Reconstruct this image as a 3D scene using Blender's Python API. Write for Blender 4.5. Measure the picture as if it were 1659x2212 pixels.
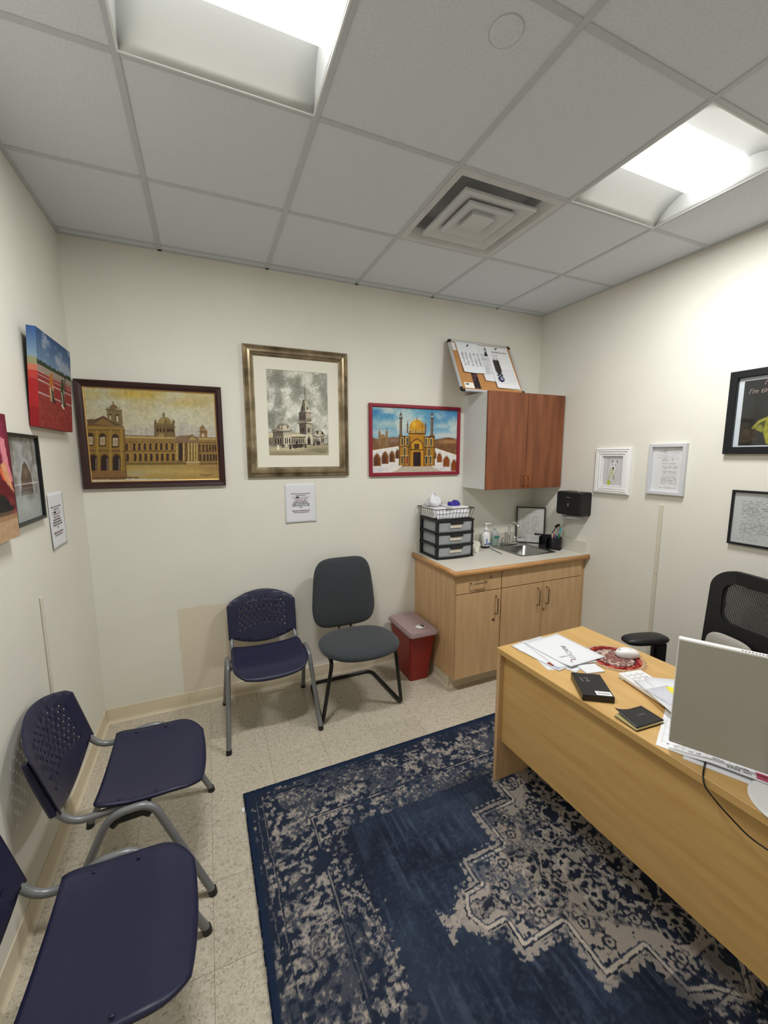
import bpy, bmesh, math, random
import numpy as np
from mathutils import Vector, Matrix
from mathutils.geometry import delaunay_2d_cdt

for o in list(bpy.data.objects):
    bpy.data.objects.remove(o, do_unlink=True)
scene = bpy.context.scene
COL = scene.collection

# ---------------------------------------------------------------- camera, world, exposure
CAM = Vector((0.67456, -2.88432, 1.68377))
XR, H, YF = 3.4216, 2.8771, -3.70          # right wall, ceiling height, wall behind the camera
LAMP = 3.0                                  # glow of the lens itself
LAMP_W = 25.5                               # watts of each ceiling lamp
cam_d = bpy.data.cameras.new('camera')
cam_d.sensor_fit = 'HORIZONTAL'; cam_d.sensor_width = 36.0
cam_d.lens = 879.7 / 1659 * 36.0
cam_d.clip_start = 0.02
cam = bpy.data.objects.new('camera', cam_d); COL.objects.link(cam)
Rr = ((0.91797092, -0.39664178, -0.00216567), (0.05609758, 0.12442093, 0.99064246), (0.39266073, 0.90950246, -0.13646544))
cam.matrix_world = Matrix.Translation(CAM) @ Matrix([[Rr[0][i], Rr[1][i], -Rr[2][i]] for i in range(3)]).to_4x4()
scene.camera = cam
w = bpy.data.worlds.new('world'); scene.world = w; w.use_nodes = True
w.node_tree.nodes['Background'].inputs[0].default_value = (0.5, 0.52, 0.55, 1)
w.node_tree.nodes['Background'].inputs[1].default_value = 0.1
vs = scene.view_settings
vs.view_transform = 'Standard'; vs.look = 'None'; vs.exposure = 0.0; vs.gamma = 1.0
vs.use_curve_mapping = False

# ---------------------------------------------------------------- materials
def lin(c):
    return tuple((x / 255 / 12.92) if x / 255 <= 0.04045 else ((x / 255 + 0.055) / 1.055) ** 2.4 for x in c)

def M(name, col, rough=0.5, metal=0.0, var=0.0, scale=20, stretch=(1, 1, 1), col2=None, bump=0.0, bscale=150,
      spec=0.5, detail=4.0, coat=0.0, trans=0.0, alpha=1.0, ior=1.45, lo=0.35, hi=0.65, sheen=0.0):
    m = bpy.data.materials.new(name); m.use_nodes = True
    nt = m.node_tree; b = nt.nodes['Principled BSDF']
    c = lin(col)
    b.inputs['Roughness'].default_value = rough; b.inputs['Metallic'].default_value = metal
    b.inputs['Specular IOR Level'].default_value = spec
    b.inputs['Coat Weight'].default_value = coat
    b.inputs['Transmission Weight'].default_value = trans
    b.inputs['Alpha'].default_value = alpha; b.inputs['IOR'].default_value = ior
    b.inputs['Sheen Weight'].default_value = sheen
    b.inputs['Base Color'].default_value = (*c, 1)
    tc = nt.nodes.new('ShaderNodeTexCoord')
    mp = nt.nodes.new('ShaderNodeMapping'); mp.inputs['Scale'].default_value = stretch
    nt.links.new(tc.outputs['Object'], mp.inputs['Vector'])
    if var > 0 or col2:
        n = nt.nodes.new('ShaderNodeTexNoise'); n.inputs['Scale'].default_value = scale; n.inputs['Detail'].default_value = detail
        nt.links.new(mp.outputs[0], n.inputs['Vector'])
        r = nt.nodes.new('ShaderNodeValToRGB')
        a = c if col2 else tuple(x * (1 - var) for x in c)
        z = lin(col2) if col2 else tuple(min(1, x * (1 + var)) for x in c)
        r.color_ramp.elements[0].position = lo; r.color_ramp.elements[1].position = hi
        r.color_ramp.elements[0].color = (*a, 1); r.color_ramp.elements[1].color = (*z, 1)
        nt.links.new(n.outputs['Fac'], r.inputs['Fac']); nt.links.new(r.outputs['Color'], b.inputs['Base Color'])
    if bump > 0:
        n2 = nt.nodes.new('ShaderNodeTexNoise'); n2.inputs['Scale'].default_value = bscale; n2.inputs['Detail'].default_value = 2
        nt.links.new(mp.outputs[0], n2.inputs['Vector'])
        bp = nt.nodes.new('ShaderNodeBump'); bp.inputs['Strength'].default_value = bump; bp.inputs['Distance'].default_value = 0.002
        nt.links.new(n2.outputs['Fac'], bp.inputs['Height']); nt.links.new(bp.outputs[0], b.inputs['Normal'])
    return m

def attr_mat(name, rough=0.6, bump=0.0, bscale=200, fine=0.0, fscale=300, spec=0.3):
    m = bpy.data.materials.new(name); m.use_nodes = True
    nt = m.node_tree; b = nt.nodes['Principled BSDF']
    b.inputs['Roughness'].default_value = rough; b.inputs['Specular IOR Level'].default_value = spec
    a = nt.nodes.new('ShaderNodeVertexColor'); a.layer_name = 'Col'
    src = a.outputs['Color']
    tc = nt.nodes.new('ShaderNodeTexCoord')
    if fine > 0:
        n = nt.nodes.new('ShaderNodeTexNoise'); n.inputs['Scale'].default_value = fscale; n.inputs['Detail'].default_value = 3
        nt.links.new(tc.outputs['Object'], n.inputs['Vector'])
        r = nt.nodes.new('ShaderNodeMapRange'); r.inputs[1].default_value = 0.3; r.inputs[2].default_value = 0.7
        r.inputs[3].default_value = 1 - fine; r.inputs[4].default_value = 1 + fine
        nt.links.new(n.outputs['Fac'], r.inputs[0])
        mx = nt.nodes.new('ShaderNodeVectorMath'); mx.operation = 'MULTIPLY'
        nt.links.new(src, mx.inputs[0]); nt.links.new(r.outputs[0], mx.inputs[1]); src = mx.outputs[0]
    nt.links.new(src, b.inputs['Base Color'])
    if bump > 0:
        n2 = nt.nodes.new('ShaderNodeTexNoise'); n2.inputs['Scale'].default_value = bscale
        nt.links.new(tc.outputs['Object'], n2.inputs['Vector'])
        bp = nt.nodes.new('ShaderNodeBump'); bp.inputs['Strength'].default_value = bump; bp.inputs['Distance'].default_value = 0.003
        nt.links.new(n2.outputs['Fac'], bp.inputs['Height']); nt.links.new(bp.outputs[0], b.inputs['Normal'])
    return m

def wall_mat(name, col, patch=None):
    m = M(name, col, 0.62, var=0.02, scale=2.5, bump=0.25, bscale=90, spec=0.3)
    if patch:                                    # a rolled-over patch of older cream paint on the wall
        nt = m.node_tree; b = nt.nodes['Principled BSDF']
        prev = b.inputs['Base Color'].links[0].from_socket
        tc = nt.nodes.new('ShaderNodeTexCoord'); sp = nt.nodes.new('ShaderNodeSeparateXYZ')
        nz = nt.nodes.new('ShaderNodeTexNoise'); nz.inputs['Scale'].default_value = 6
        nt.links.new(tc.outputs['Object'], nz.inputs['Vector'])
        ad = nt.nodes.new('ShaderNodeVectorMath'); ad.operation = 'MULTIPLY_ADD'
        ad.inputs[1].default_value = (0.03, 0.03, 0.03)
        nt.links.new(nz.outputs['Color'], ad.inputs[0]); nt.links.new(tc.outputs['Object'], ad.inputs[2])
        nt.links.new(ad.outputs[0], sp.inputs[0])
        def cmp(axis, thr, gt):
            n = nt.nodes.new('ShaderNodeMapRange'); n.inputs[1].default_value = thr - (0.004 if gt else -0.004)
            n.inputs[2].default_value = thr + (0.004 if gt else -0.004)
            nt.links.new(sp.outputs[axis], n.inputs[0]); return n.outputs[0]
        def mul(a, c):
            n = nt.nodes.new('ShaderNodeMath'); n.operation = 'MULTIPLY'; nt.links.new(a, n.inputs[0]); nt.links.new(c, n.inputs[1]); return n.outputs[0]
        x0, x1, z1 = patch
        f = mul(mul(cmp(0, x0, True), cmp(0, x1, False)), cmp(2, z1, False))
        mx = nt.nodes.new('ShaderNodeMix'); mx.data_type = 'RGBA'
        nt.links.new(f, mx.inputs[0]); nt.links.new(prev, mx.inputs[6]); mx.inputs[7].default_value = (*lin((222, 212, 192)), 1)
        nt.links.new(mx.outputs[2], b.inputs['Base Color'])
    return m

def glass_mat(name, gloss=0.06, tint=(1, 1, 1)):
    m = bpy.data.materials.new(name); m.use_nodes = True
    nt = m.node_tree; nt.nodes.remove(nt.nodes['Principled BSDF'])
    out = nt.nodes['Material Output']
    t = nt.nodes.new('ShaderNodeBsdfTransparent'); t.inputs[0].default_value = (*tint, 1)
    g = nt.nodes.new('ShaderNodeBsdfGlossy'); g.inputs['Roughness'].default_value = 0.04
    mx = nt.nodes.new('ShaderNodeMixShader'); mx.inputs[0].default_value = gloss
    nt.links.new(t.outputs[0], mx.inputs[1]); nt.links.new(g.outputs[0], mx.inputs[2]); nt.links.new(mx.outputs[0], out.inputs[0])
    return m

def emit_mat(name, col, s):
    m = bpy.data.materials.new(name); m.use_nodes = True
    b = m.node_tree.nodes['Principled BSDF']
    b.inputs['Base Color'].default_value = (0.9, 0.9, 0.9, 1)
    b.inputs['Emission Color'].default_value = (*col, 1); b.inputs['Emission Strength'].default_value = s
    return m

MT = dict(
    wall=wall_mat('cream_paint', (229, 227, 216)),
    wall_b=wall_mat('cream_paint_patched', (229, 227, 216), (0.46, 1.02, 0.705)),
    tile=M('ceiling_tile', (220, 225, 232), 0.9, var=0.05, scale=160, bump=0.5, bscale=420, spec=0.1),
    tbar=M('grid_metal', (194, 198, 204), 0.5, var=0.02),
    vct=M('vinyl_tile', (199, 191, 171), 0.38, col2=(226, 219, 201), scale=70, stretch=(1, 1, 1), detail=5, lo=0.42, hi=0.58, spec=0.4),
    vct_sub=M('tile_joint', (120, 110, 92), 0.8),
    base=M('vinyl_base', (220, 208, 182), 0.45, var=0.03, scale=6),
    troffer=M('white_enamel', (226, 230, 230), 0.5),
    lens=emit_mat('lamp_lens', (1.0, 0.985, 0.95), LAMP),
    maple=M('maple_laminate', (214, 176, 114), 0.42, col2=(196, 155, 94), scale=9, stretch=(3.0, 0.35, 3.0), detail=6, lo=0.3, hi=0.75, spec=0.4),
    maple_v=M('maple_door', (214, 178, 134), 0.45, col2=(196, 158, 114), scale=8, stretch=(3.5, 3.5, 0.35), detail=6, lo=0.3, hi=0.75, spec=0.35),
    maple_edge=M('oak_edge', (204, 156, 104), 0.4, col2=(186, 136, 84), scale=14, stretch=(0.5, 0.5, 2), spec=0.4),
    cherry=M('cherry_laminate', (144, 88, 58), 0.42, col2=(104, 60, 38), scale=5, stretch=(3.2, 3.2, 0.4), detail=6, lo=0.3, hi=0.75, spec=0.4),
    melamine=M('white_melamine', (226, 228, 226), 0.5, var=0.02, scale=60),
    laminate=M('grey_laminate', (214, 210, 198), 0.4, var=0.03, scale=200),
    steel=M('brushed_steel', (190, 190, 188), 0.28, 1.0, var=0.06, scale=30, stretch=(1, 20, 20)),
    chrome=M('chrome', (225, 225, 225), 0.08, 1.0),
    nickel=M('satin_nickel', (168, 150, 124), 0.32, 1.0),
    brass=M('coppery_brass', (190, 120, 78), 0.35, 1.0),
    blue=M('navy_plastic', (33, 35, 62), 0.36, var=0.04, scale=40, bump=0.15, bscale=700, spec=0.45),
    tube=M('grey_tube_paint', (128, 130, 132), 0.35, 0.3),
    black=M('black_plastic', (24, 24, 26), 0.45),
    blackm=M('black_tube_paint', (16, 16, 18), 0.3),
    fabric=M('charcoal_fabric', (62, 66, 70), 0.92, var=0.22, scale=260, bump=0.5, bscale=600, spec=0.1, sheen=0.2),
    red=M('red_plastic', (140, 30, 20), 0.4, var=0.03, scale=5),
    frost=M('frosted_lid', (178, 154, 154), 0.5, alpha=0.78),
    white=M('white_plastic', (236, 236, 236), 0.35),
    paper=M('white_paper', (226, 228, 232), 0.85, var=0.01, scale=8),
    paperw=M('warm_paper', (236, 234, 222), 0.85),
    ink=M('black_ink', (34, 34, 38), 0.8),
    inkr=M('maroon_ink', (120, 40, 60), 0.8),
    pinkink=M('rose_ink', (156, 134, 130), 0.8),
    greyink=M('grey_ink', (120, 122, 126), 0.8),
    dkwood=M('dark_mahogany', (52, 26, 26), 0.3, var=0.15, scale=10, stretch=(1, 1, 1)),
    gold=M('gold_fillet', (190, 150, 84), 0.4, 0.5),
    bronze=M('antique_silver', (176, 160, 132), 0.32, 0.7, col2=(120, 106, 82), scale=10, stretch=(1, 1, 1), detail=6),
    redframe=M('crimson_frame', (140, 28, 48), 0.45),
    whiteframe=M('white_frame', (236, 236, 236), 0.5),
    greyframe=M('pale_grey_frame', (206, 208, 212), 0.45),
    blackframe=M('black_frame', (22, 23, 28), 0.4),
    raceway=M('beige_raceway', (214, 209, 194), 0.5),
    mat=M('ivory_mat_board', (232, 230, 214), 0.9),
    glass=glass_mat('picture_glass', 0.05),
    cork=M('cork', (186, 134, 82), 0.9, var=0.18, scale=220, bump=0.4, bscale=300),
    alu=M('aluminium', (206, 210, 214), 0.35, 0.4),
    clear=M('clear_plastic', (200, 206, 210), 0.25, alpha=0.46, spec=0.6),
    greenliq=M('green_soap', (70, 170, 90), 0.15, alpha=0.85, trans=0.3),
    label=M('label_paper', (214, 204, 194), 0.8),
    lblue=M('blue_print', (40, 100, 190), 0.6),
    purple=M('purple_nitrile', (54, 44, 150), 0.5),
    teal=M('teal_plastic', (70, 170, 170), 0.4),
    pink=M('pink_plastic', (200, 90, 110), 0.4),
    yellow=M('yellow_note', (236, 224, 70), 0.8),
    cream=M('cream_page', (226, 214, 160), 0.85),
    greyback=M('greige_plastic', (168, 164, 152), 0.5, var=0.015, scale=200),
    dark=M('dark_void', (12, 12, 13), 0.8),
    darkblue=M('navy_fabric', (30, 44, 66), 0.9, var=0.15, scale=250),
    oil=attr_mat('oil_paint', 0.55, bump=0.05, bscale=60, fine=0.02, fscale=160),
    print=attr_mat('printed_paper', 0.7, fine=0.03, fscale=200),
    rug=attr_mat('rug_pile', 0.95, bump=0.7, bscale=420, fine=0.22, fscale=420, spec=0.05),
    wovenmat=attr_mat('woven_mat', 0.95, bump=0.6, bscale=500, fine=0.2, fscale=300, spec=0.05),
)

# ---------------------------------------------------------------- mesh helpers
class MB:
    def __init__(s): s.v = []; s.f = []; s.sm = []
    def add(s, vs_, fs, smooth=False, mx=None):
        o = len(s.v)
        s.v += [tuple(mx @ Vector(p)) if mx else tuple(p) for p in vs_]
        for f in fs: s.f.append([i + o for i in f]); s.sm.append(smooth)
        return s
    def box(s, a, b, bev=0.0, mx=None):
        x0, y0, z0 = (min(a[i], b[i]) for i in range(3)); x1, y1, z1 = (max(a[i], b[i]) for i in range(3))
        bev = min(bev, (x1 - x0) * .45, (y1 - y0) * .45, (z1 - z0) * .45)
        if bev <= 0:
            V = [(x0, y0, z0), (x1, y0, z0), (x1, y1, z0), (x0, y1, z0), (x0, y0, z1), (x1, y0, z1), (x1, y1, z1), (x0, y1, z1)]
            F = [(0, 3, 2, 1), (4, 5, 6, 7), (0, 1, 5, 4), (1, 2, 6, 5), (2, 3, 7, 6), (3, 0, 4, 7)]
            return s.add(V, F, False, mx)
        V = []; idx = {}
        lo = (x0, y0, z0); hi = (x1, y1, z1)
        for cx in (0, 1):
            for cy in (0, 1):
                for cz in (0, 1):
                    c = (cx, cy, cz)
                    for ax in range(3):
                        p = []
                        for i in range(3):
                            e = hi[i] if c[i] else lo[i]
                            if i != ax: e += -bev if c[i] else bev
                            p.append(e)
                        idx[(c, ax)] = len(V); V.append(tuple(p))
        F = []
        def corners(ax, side):
            o = [i for i in range(3) if i != ax]; r = []
            for q in ((0, 0), (1, 0), (1, 1), (0, 1)):
                c = [0, 0, 0]; c[ax] = side; c[o[0]] = q[0]; c[o[1]] = q[1]; r.append(tuple(c))
            return r
        for ax in range(3):
            for sd in (0, 1): F.append([idx[(c, ax)] for c in corners(ax, sd)])
        for ax in range(3):
            o = [i for i in range(3) if i != ax]
            for q in ((0, 0), (0, 1), (1, 0), (1, 1)):
                c0 = [0, 0, 0]; c0[o[0]] = q[0]; c0[o[1]] = q[1]; c1 = list(c0); c1[ax] = 1
                c0 = tuple(c0); c1 = tuple(c1)
                F.append([idx[(c0, o[0])], idx[(c0, o[1])], idx[(c1, o[1])], idx[(c1, o[0])]])
        for cx in (0, 1):
            for cy in (0, 1):
                for cz in (0, 1): F.append([idx[((cx, cy, cz), ax)] for ax in range(3)])
        return s.add(V, F, False, mx)
    def tube(s, pts, r, n=10, closed=False, caps=True, flat=None, mx=None):
        P = [Vector(p) for p in pts]; N = len(P)
        rs = r if isinstance(r, (list, tuple)) else [r] * N
        T = []
        for i in range(N):
            if closed: t = P[(i + 1) % N] - P[i - 1]
            else: t = P[min(i + 1, N - 1)] - P[max(i - 1, 0)]
            T.append(t.normalized())
        up = Vector((0, 0, 1)) if abs(T[0].z) < .9 else Vector((1, 0, 0))
        nrm = (up - T[0] * up.dot(T[0])).normalized()
        V = []; F = []
        for i in range(N):
            nrm = (nrm - T[i] * nrm.dot(T[i])).normalized(); bi = T[i].cross(nrm)
            for k in range(n):
                a = 2 * math.pi * k / n
                V.append(P[i] + nrm * (math.cos(a) * rs[i]) + bi * (math.sin(a) * rs[i] * (flat or 1)))
        for i in range(N if closed else N - 1):
            j = (i + 1) % N
            for k in range(n):
                F.append([i * n + k, i * n + (k + 1) % n, j * n + (k + 1) % n, j * n + k])
        s.add(V, F, True, mx)
        if caps and not closed:
            s.add(V[:n], [list(range(n))[::-1]], False, mx); s.add(V[-n:], [list(range(n))], False, mx)
        return s
    def cyl(s, p0, p1, r0, r1=None, n=16, mx=None):
        return s.tube([p0, p1], [r0, r0 if r1 is None else r1], n, mx=mx)
    def lathe(s, prof, c=(0, 0, 0), n=20, sx=1, sy=1, mx=None, smooth=True):
        V = []; F = []
        for r, z in prof:
            for k in range(n):
                a = 2 * math.pi * k / n; V.append((c[0] + r * math.cos(a) * sx, c[1] + r * math.sin(a) * sy, c[2] + z))
        m = len(prof)
        for i in range(m - 1):
            for k in range(n): F.append([i * n + k, i * n + (k + 1) % n, (i + 1) * n + (k + 1) % n, (i + 1) * n + k])
        F.append(list(range(n))[::-1]); F.append([(m - 1) * n + k for k in range(n)])
        return s.add(V, F, smooth, mx)
    def prism(s, poly, z0, z1, mx=None):
        n = len(poly)
        V = [(x, y, z0) for x, y in poly] + [(x, y, z1) for x, y in poly]
        F = [list(range(n))[::-1], list(range(n, 2 * n))] + [[i, (i + 1) % n, n + (i + 1) % n, n + i] for i in range(n)]
        return s.add(V, F, False, mx)
    def sheet(s, fn, nu, nv, off, smooth=True, mx=None):
        """fn(u,v)->point ; off = thickness vector or function(u,v)->vector"""
        V = []; F = []
        for layer in (0, 1):
            for j in range(nv + 1):
                for i in range(nu + 1):
                    p = Vector(fn(i / nu, j / nv))
                    if layer: p = p + Vector(off(i / nu, j / nv) if callable(off) else off)
                    V.append(p)
        K = (nu + 1) * (nv + 1)
        q = lambda i, j: j * (nu + 1) + i
        for j in range(nv):
            for i in range(nu):
                F.append([q(i, j), q(i + 1, j), q(i + 1, j + 1), q(i, j + 1)])
                F.append([K + q(i, j), K + q(i, j + 1), K + q(i + 1, j + 1), K + q(i + 1, j)])
        ring = [q(i, 0) for i in range(nu)] + [q(nu, j) for j in range(nv)] + [q(i, nv) for i in range(nu, 0, -1)] + [q(0, j) for j in range(nv, 0, -1)]
        for a, b in zip(ring, ring[1:] + ring[:1]): F.append([a, K + a, K + b, b])
        return s.add(V, F, smooth, mx)
    def mesh(s, name):
        me = bpy.data.meshes.new(name); me.from_pydata(s.v, [], s.f)
        me.polygons.foreach_set('use_smooth', s.sm)
        bm = bmesh.new(); bm.from_mesh(me)
        bmesh.ops.recalc_face_normals(bm, faces=bm.faces); bm.to_mesh(me); bm.free()
        me.update(); return me
    def out(s, name, mat, parent=None, label=None):
        o = bpy.data.objects.new(name, s.mesh(name)); COL.objects.link(o)
        o.data.materials.append(MT[mat] if isinstance(mat, str) else mat)
        if parent: o.parent = parent
        if label: o['label'] = label
        return o

def smooth_path(ctrl, rad, seg=5):
    """polyline with filleted corners"""
    P = [Vector(p) for p in ctrl]; out = [P[0]]
    for i in range(1, len(P) - 1):
        a = (P[i - 1] - P[i]); b = (P[i + 1] - P[i]); r = rad[i - 1] if isinstance(rad, (list, tuple)) else rad
        r = min(r, a.length * .49, b.length * .49)
        A = P[i] + a.normalized() * r; B = P[i] + b.normalized() * r
        for k in range(seg + 1):
            t = k / seg; out.append((1 - t) ** 2 * A + 2 * t * (1 - t) * P[i] + t * t * B)
    out.append(P[-1]); return out

def rrect(w_, h_, r, n=5):
    pts = []
    for cx, cy, a0 in ((w_ / 2 - r, h_ / 2 - r, 0), (-w_ / 2 + r, h_ / 2 - r, 90), (-w_ / 2 + r, -h_ / 2 + r, 180), (w_ / 2 - r, -h_ / 2 + r, 270)):
        for k in range(n + 1):
            a = math.radians(a0 + 90 * k / n); pts.append((cx + r * math.cos(a), cy + r * math.sin(a)))
    return pts

def thing(name, label, cat, loc=(0, 0, 0), rz=0.0, group=None, rx=0.0):
    o = bpy.data.objects.new(name, None); COL.objects.link(o); o.empty_display_size = 0.05
    o.location = loc; o.rotation_euler = (rx, 0, rz); o['label'] = label; o['category'] = cat
    if group: o['group'] = group
    return o
def tag(o, label, cat, group=None):
    o['label'] = label; o['category'] = cat
    if group: o['group'] = group
    return o
def struct(o): o['kind'] = 'structure'; return o
def clone(root, loc, rz, label, group=None):
    r = root.copy(); COL.objects.link(r); r.location = loc; r.rotation_euler = (0, 0, rz); r['label'] = label
    if group: r['group'] = group
    for ch in list(root.children):
        c = ch.copy(); COL.objects.link(c); c.parent = r
        for g in ch.children:
            d = g.copy(); COL.objects.link(d); d.parent = c
    return r
def place(o, loc, rz=0.0, rx=0.0, ry=0.0):
    o.location = loc; o.rotation_euler = (rx, ry, rz); return o

def lettering(body, size, mx, mat, parent, name='lettering', align='CENTER', spacing=1.0, shear=0.0, xscale=1.0, bold=0.0):
    """flat print: text plane turned by mx (text x,y -> local)"""
    cu = bpy.data.curves.new(name, 'FONT'); cu.body = body; cu.size = size; cu.align_x = align; cu.space_line = spacing
    cu.shear = shear; cu.resolution_u = 2; cu.extrude = 0.0; cu.offset = bold
    t = bpy.data.objects.new(name, cu); COL.objects.link(t)
    bpy.context.view_layer.update()
    me = bpy.data.meshes.new_from_object(t.evaluated_get(bpy.context.evaluated_depsgraph_get()))
    bpy.data.objects.remove(t, do_unlink=True); bpy.data.curves.remove(cu)
    me.transform(mx @ Matrix.Diagonal((xscale, 1, 1, 1)))
    me.materials.clear(); me.materials.append(MT[mat])
    o = bpy.data.objects.new(name, me); COL.objects.link(o); o.parent = parent
    return o
WALLTXT = Matrix(((1, 0, 0, 0), (0, 0, -1, 0), (0, 1, 0, 0), (0, 0, 0, 1)))   # text plane -> local xz, facing -y
def wtxt(x, y, z): return Matrix.Translation((x, y, z)) @ WALLTXT

# ---------------------------------------------------------------- structure
G = 0.6096; TL = 0.3048
def build_shell():
    t = .06
    struct(MB().box((-t, 0, -.05), (XR + t, t, H + .2)).out('wall_back', 'wall_b'))
    struct(MB().box((-t, YF, -.05), (0, 0, H + .2)).out('wall_left', 'wall'))
    struct(MB().box((XR, YF, -.05), (XR + t, 0, H + .2)).out('wall_right', 'wall'))
    struct(MB().box((-t, YF - t, -.05), (XR + t, YF, H + .2)).out('wall_front', 'wall'))
    # floor: joint bed with single tiles
    fl = struct(MB().box((0, YF, -.03), (XR, 0, -.0016)).out('floor', 'vct_sub'))
    fx, fy = 0.6037, -0.1028
    xs = [0.0] + [fx + k * TL for k in range(-1, 12) if 0 < fx + k * TL < XR] + [XR]
    ys = [0.0] + [fy - k * TL for k in range(0, 14) if fy - k * TL > YF] + [YF]
    cache = {}; g = .0005
    for i in range(len(xs) - 1):
        for j in range(len(ys) - 1):
            wx, wy = xs[i + 1] - xs[i], ys[j] - ys[j + 1]
            k = (round(wx, 4), round(wy, 4))
            if k not in cache:
                cache[k] = MB().box((-wx / 2 + g, -wy / 2 + g, -.004), (wx / 2 - g, wy / 2 - g, 0), .0004).mesh('floor_tile')
                cache[k].materials.append(VCT)
            o = bpy.data.objects.new('floor_tile', cache[k]); COL.objects.link(o); o.parent = fl
            o.location = ((xs[i] + xs[i + 1]) / 2, (ys[j] + ys[j + 1]) / 2, 0)
    # ceiling: slab above, lay-in tiles, bars
    ce = struct(MB().box((0, YF, H + .16), (XR, 0, H + .2)).out('ceiling', 'dark'))
    gx = [0.0] + [.4908 + k * G for k in range(5)] + [XR]
    gy = [0.0] + [-.0711 - k * G for k in range(6)] + [YF]
    cache = {}
    for i in range(len(gx) - 1):
        for j in range(len(gy) - 1):
            if (i, j) in ((1, 3), (4, 3), (3, 2)): continue          # lights and air diffuser sit here
            wx, wy = gx[i + 1] - gx[i], gy[j] - gy[j + 1]
            if wy < .02: continue
            k = (round(wx, 4), round(wy, 4))
            if k not in cache:
                cache[k] = MB().box((-wx / 2 + .004, -wy / 2 + .004, 0), (wx / 2 - .004, wy / 2 - .004, .016), .002).mesh('ceiling_tile')
                cache[k].materials.append(MT['tile'])
            o = bpy.data.objects.new('ceiling_tile', cache[k]); COL.objects.link(o); o.parent = ce
            o.location = ((gx[i] + gx[i + 1]) / 2, (gy[j] + gy[j + 1]) / 2, H + .004)
    b = .0115
    for x in gx[1:-1]: MB().box((x - b, YF, H), (x + b, 0, H + .006), .001).out('grid_bar', 'tbar', ce)
    for y in gy[1:-1]:
        for i in range(len(gx) - 1):
            x0, x1 = gx[i] + (b if i else 0), gx[i + 1] - (b if i < len(gx) - 2 else 0)
            MB().box((x0, y - b, H + .0003), (x1, y + b, H + .006), .001).out('grid_bar', 'tbar', ce)
    for a_, c_ in (((0, -.02, H), (XR, 0, H + .006)), ((0, YF, H), (.02, -.02, H + .006)), ((XR - .02, YF, H), (XR, -.02, H + .006))):
        MB().box(a_, c_, .001).out('wall_angle', 'tbar', ce)

def vct_material():
    m = M('vinyl_tile_marbled', (196, 186, 164), 0.34, spec=0.45)
    nt = m.node_tree; b = nt.nodes['Principled BSDF']
    tc = nt.nodes.new('ShaderNodeTexCoord'); oi = nt.nodes.new('ShaderNodeObjectInfo')
    ad = nt.nodes.new('ShaderNodeVectorMath'); ad.operation = 'MULTIPLY_ADD'; ad.inputs[1].default_value = (40, 40, 40)
    nt.links.new(oi.outputs['Random'], ad.inputs[0]); nt.links.new(tc.outputs['Object'], ad.inputs[2])
    n = nt.nodes.new('ShaderNodeTexNoise'); n.inputs['Scale'].default_value = 85; n.inputs['Detail'].default_value = 3; n.inputs['Distortion'].default_value = 1.2
    nt.links.new(ad.outputs[0], n.inputs['Vector'])
    r = nt.nodes.new('ShaderNodeValToRGB'); e = r.color_ramp.elements
    e[0].position = .30; e[0].color = (*lin((158, 148, 129)), 1); e[1].position = .62; e[1].color = (*lin((206, 198, 180)), 1)
    x = r.color_ramp.elements.new(.44); x.color = (*lin((190, 181, 162)), 1)
    nt.links.new(n.outputs['Fac'], r.inputs[0])
    mx = nt.nodes.new('ShaderNodeMix'); mx.data_type = 'RGBA'; mx.blend_type = 'MULTIPLY'; mx.inputs[0].default_value = 1
    mr = nt.nodes.new('ShaderNodeMapRange'); mr.inputs[3].default_value = .94; mr.inputs[4].default_value = 1.04
    nt.links.new(oi.outputs['Random'], mr.inputs[0]); nt.links.new(r.outputs[0], mx.inputs[6]); nt.links.new(mr.outputs[0], mx.inputs[7])
    nt.links.new(mx.outputs[2], b.inputs['Base Color'])
    return m
VCT = vct_material()
build_shell()

def cove(name, p0, p1, nrm, seams=(), h=.10, mat='base', t=.004):
    """vinyl cove base along p0->p1, nrm points into the room; split into strips at the seams"""
    p0, p1, nrm = Vector(p0), Vector(p1), Vector(nrm); L = (p1 - p0).length; d = (p1 - p0).normalized()
    e = struct(bpy.data.objects.new(name, None)); COL.objects.link(e); e.location = p0
    cuts = [0] + list(seams) + [L]
    prof = [(0, h), (t * .6, h), (t, h - .003), (t, .022), (t * 1.6, .012), (t * 2.8, .004), (t * 3.6, .001), (t * 3.6, 0), (0, 0)]
    for a, b_ in zip(cuts, cuts[1:]):
        a2, b2 = a + (.0006 if a else 0), b_ - (.0006 if b_ < L else 0)
        V = [d * s_ + nrm * q + Vector((0, 0, z)) for s_ in (a2, b2) for q, z in prof]; n = len(prof)
        F = [[i, (i + 1) % n, n + (i + 1) % n, n + i] for i in range(n)] + [list(range(n)), list(range(n, 2 * n))[::-1]]
        MB().add(V, F).out('base_strip', mat, e)
    return e
cove('baseboard_back', (0.004, 0, 0), (2.203, 0, 0), (0, -1, 0), seams=(.47, 1.55))
cove('baseboard_left', (0, -.016, 0), (0, YF, 0), (1, 0, 0), seams=(1.22, 2.44))
cove('baseboard_right', (XR, -.63, 0), (XR, YF, 0), (-1, 0, 0), seams=(1.2,))
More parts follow.
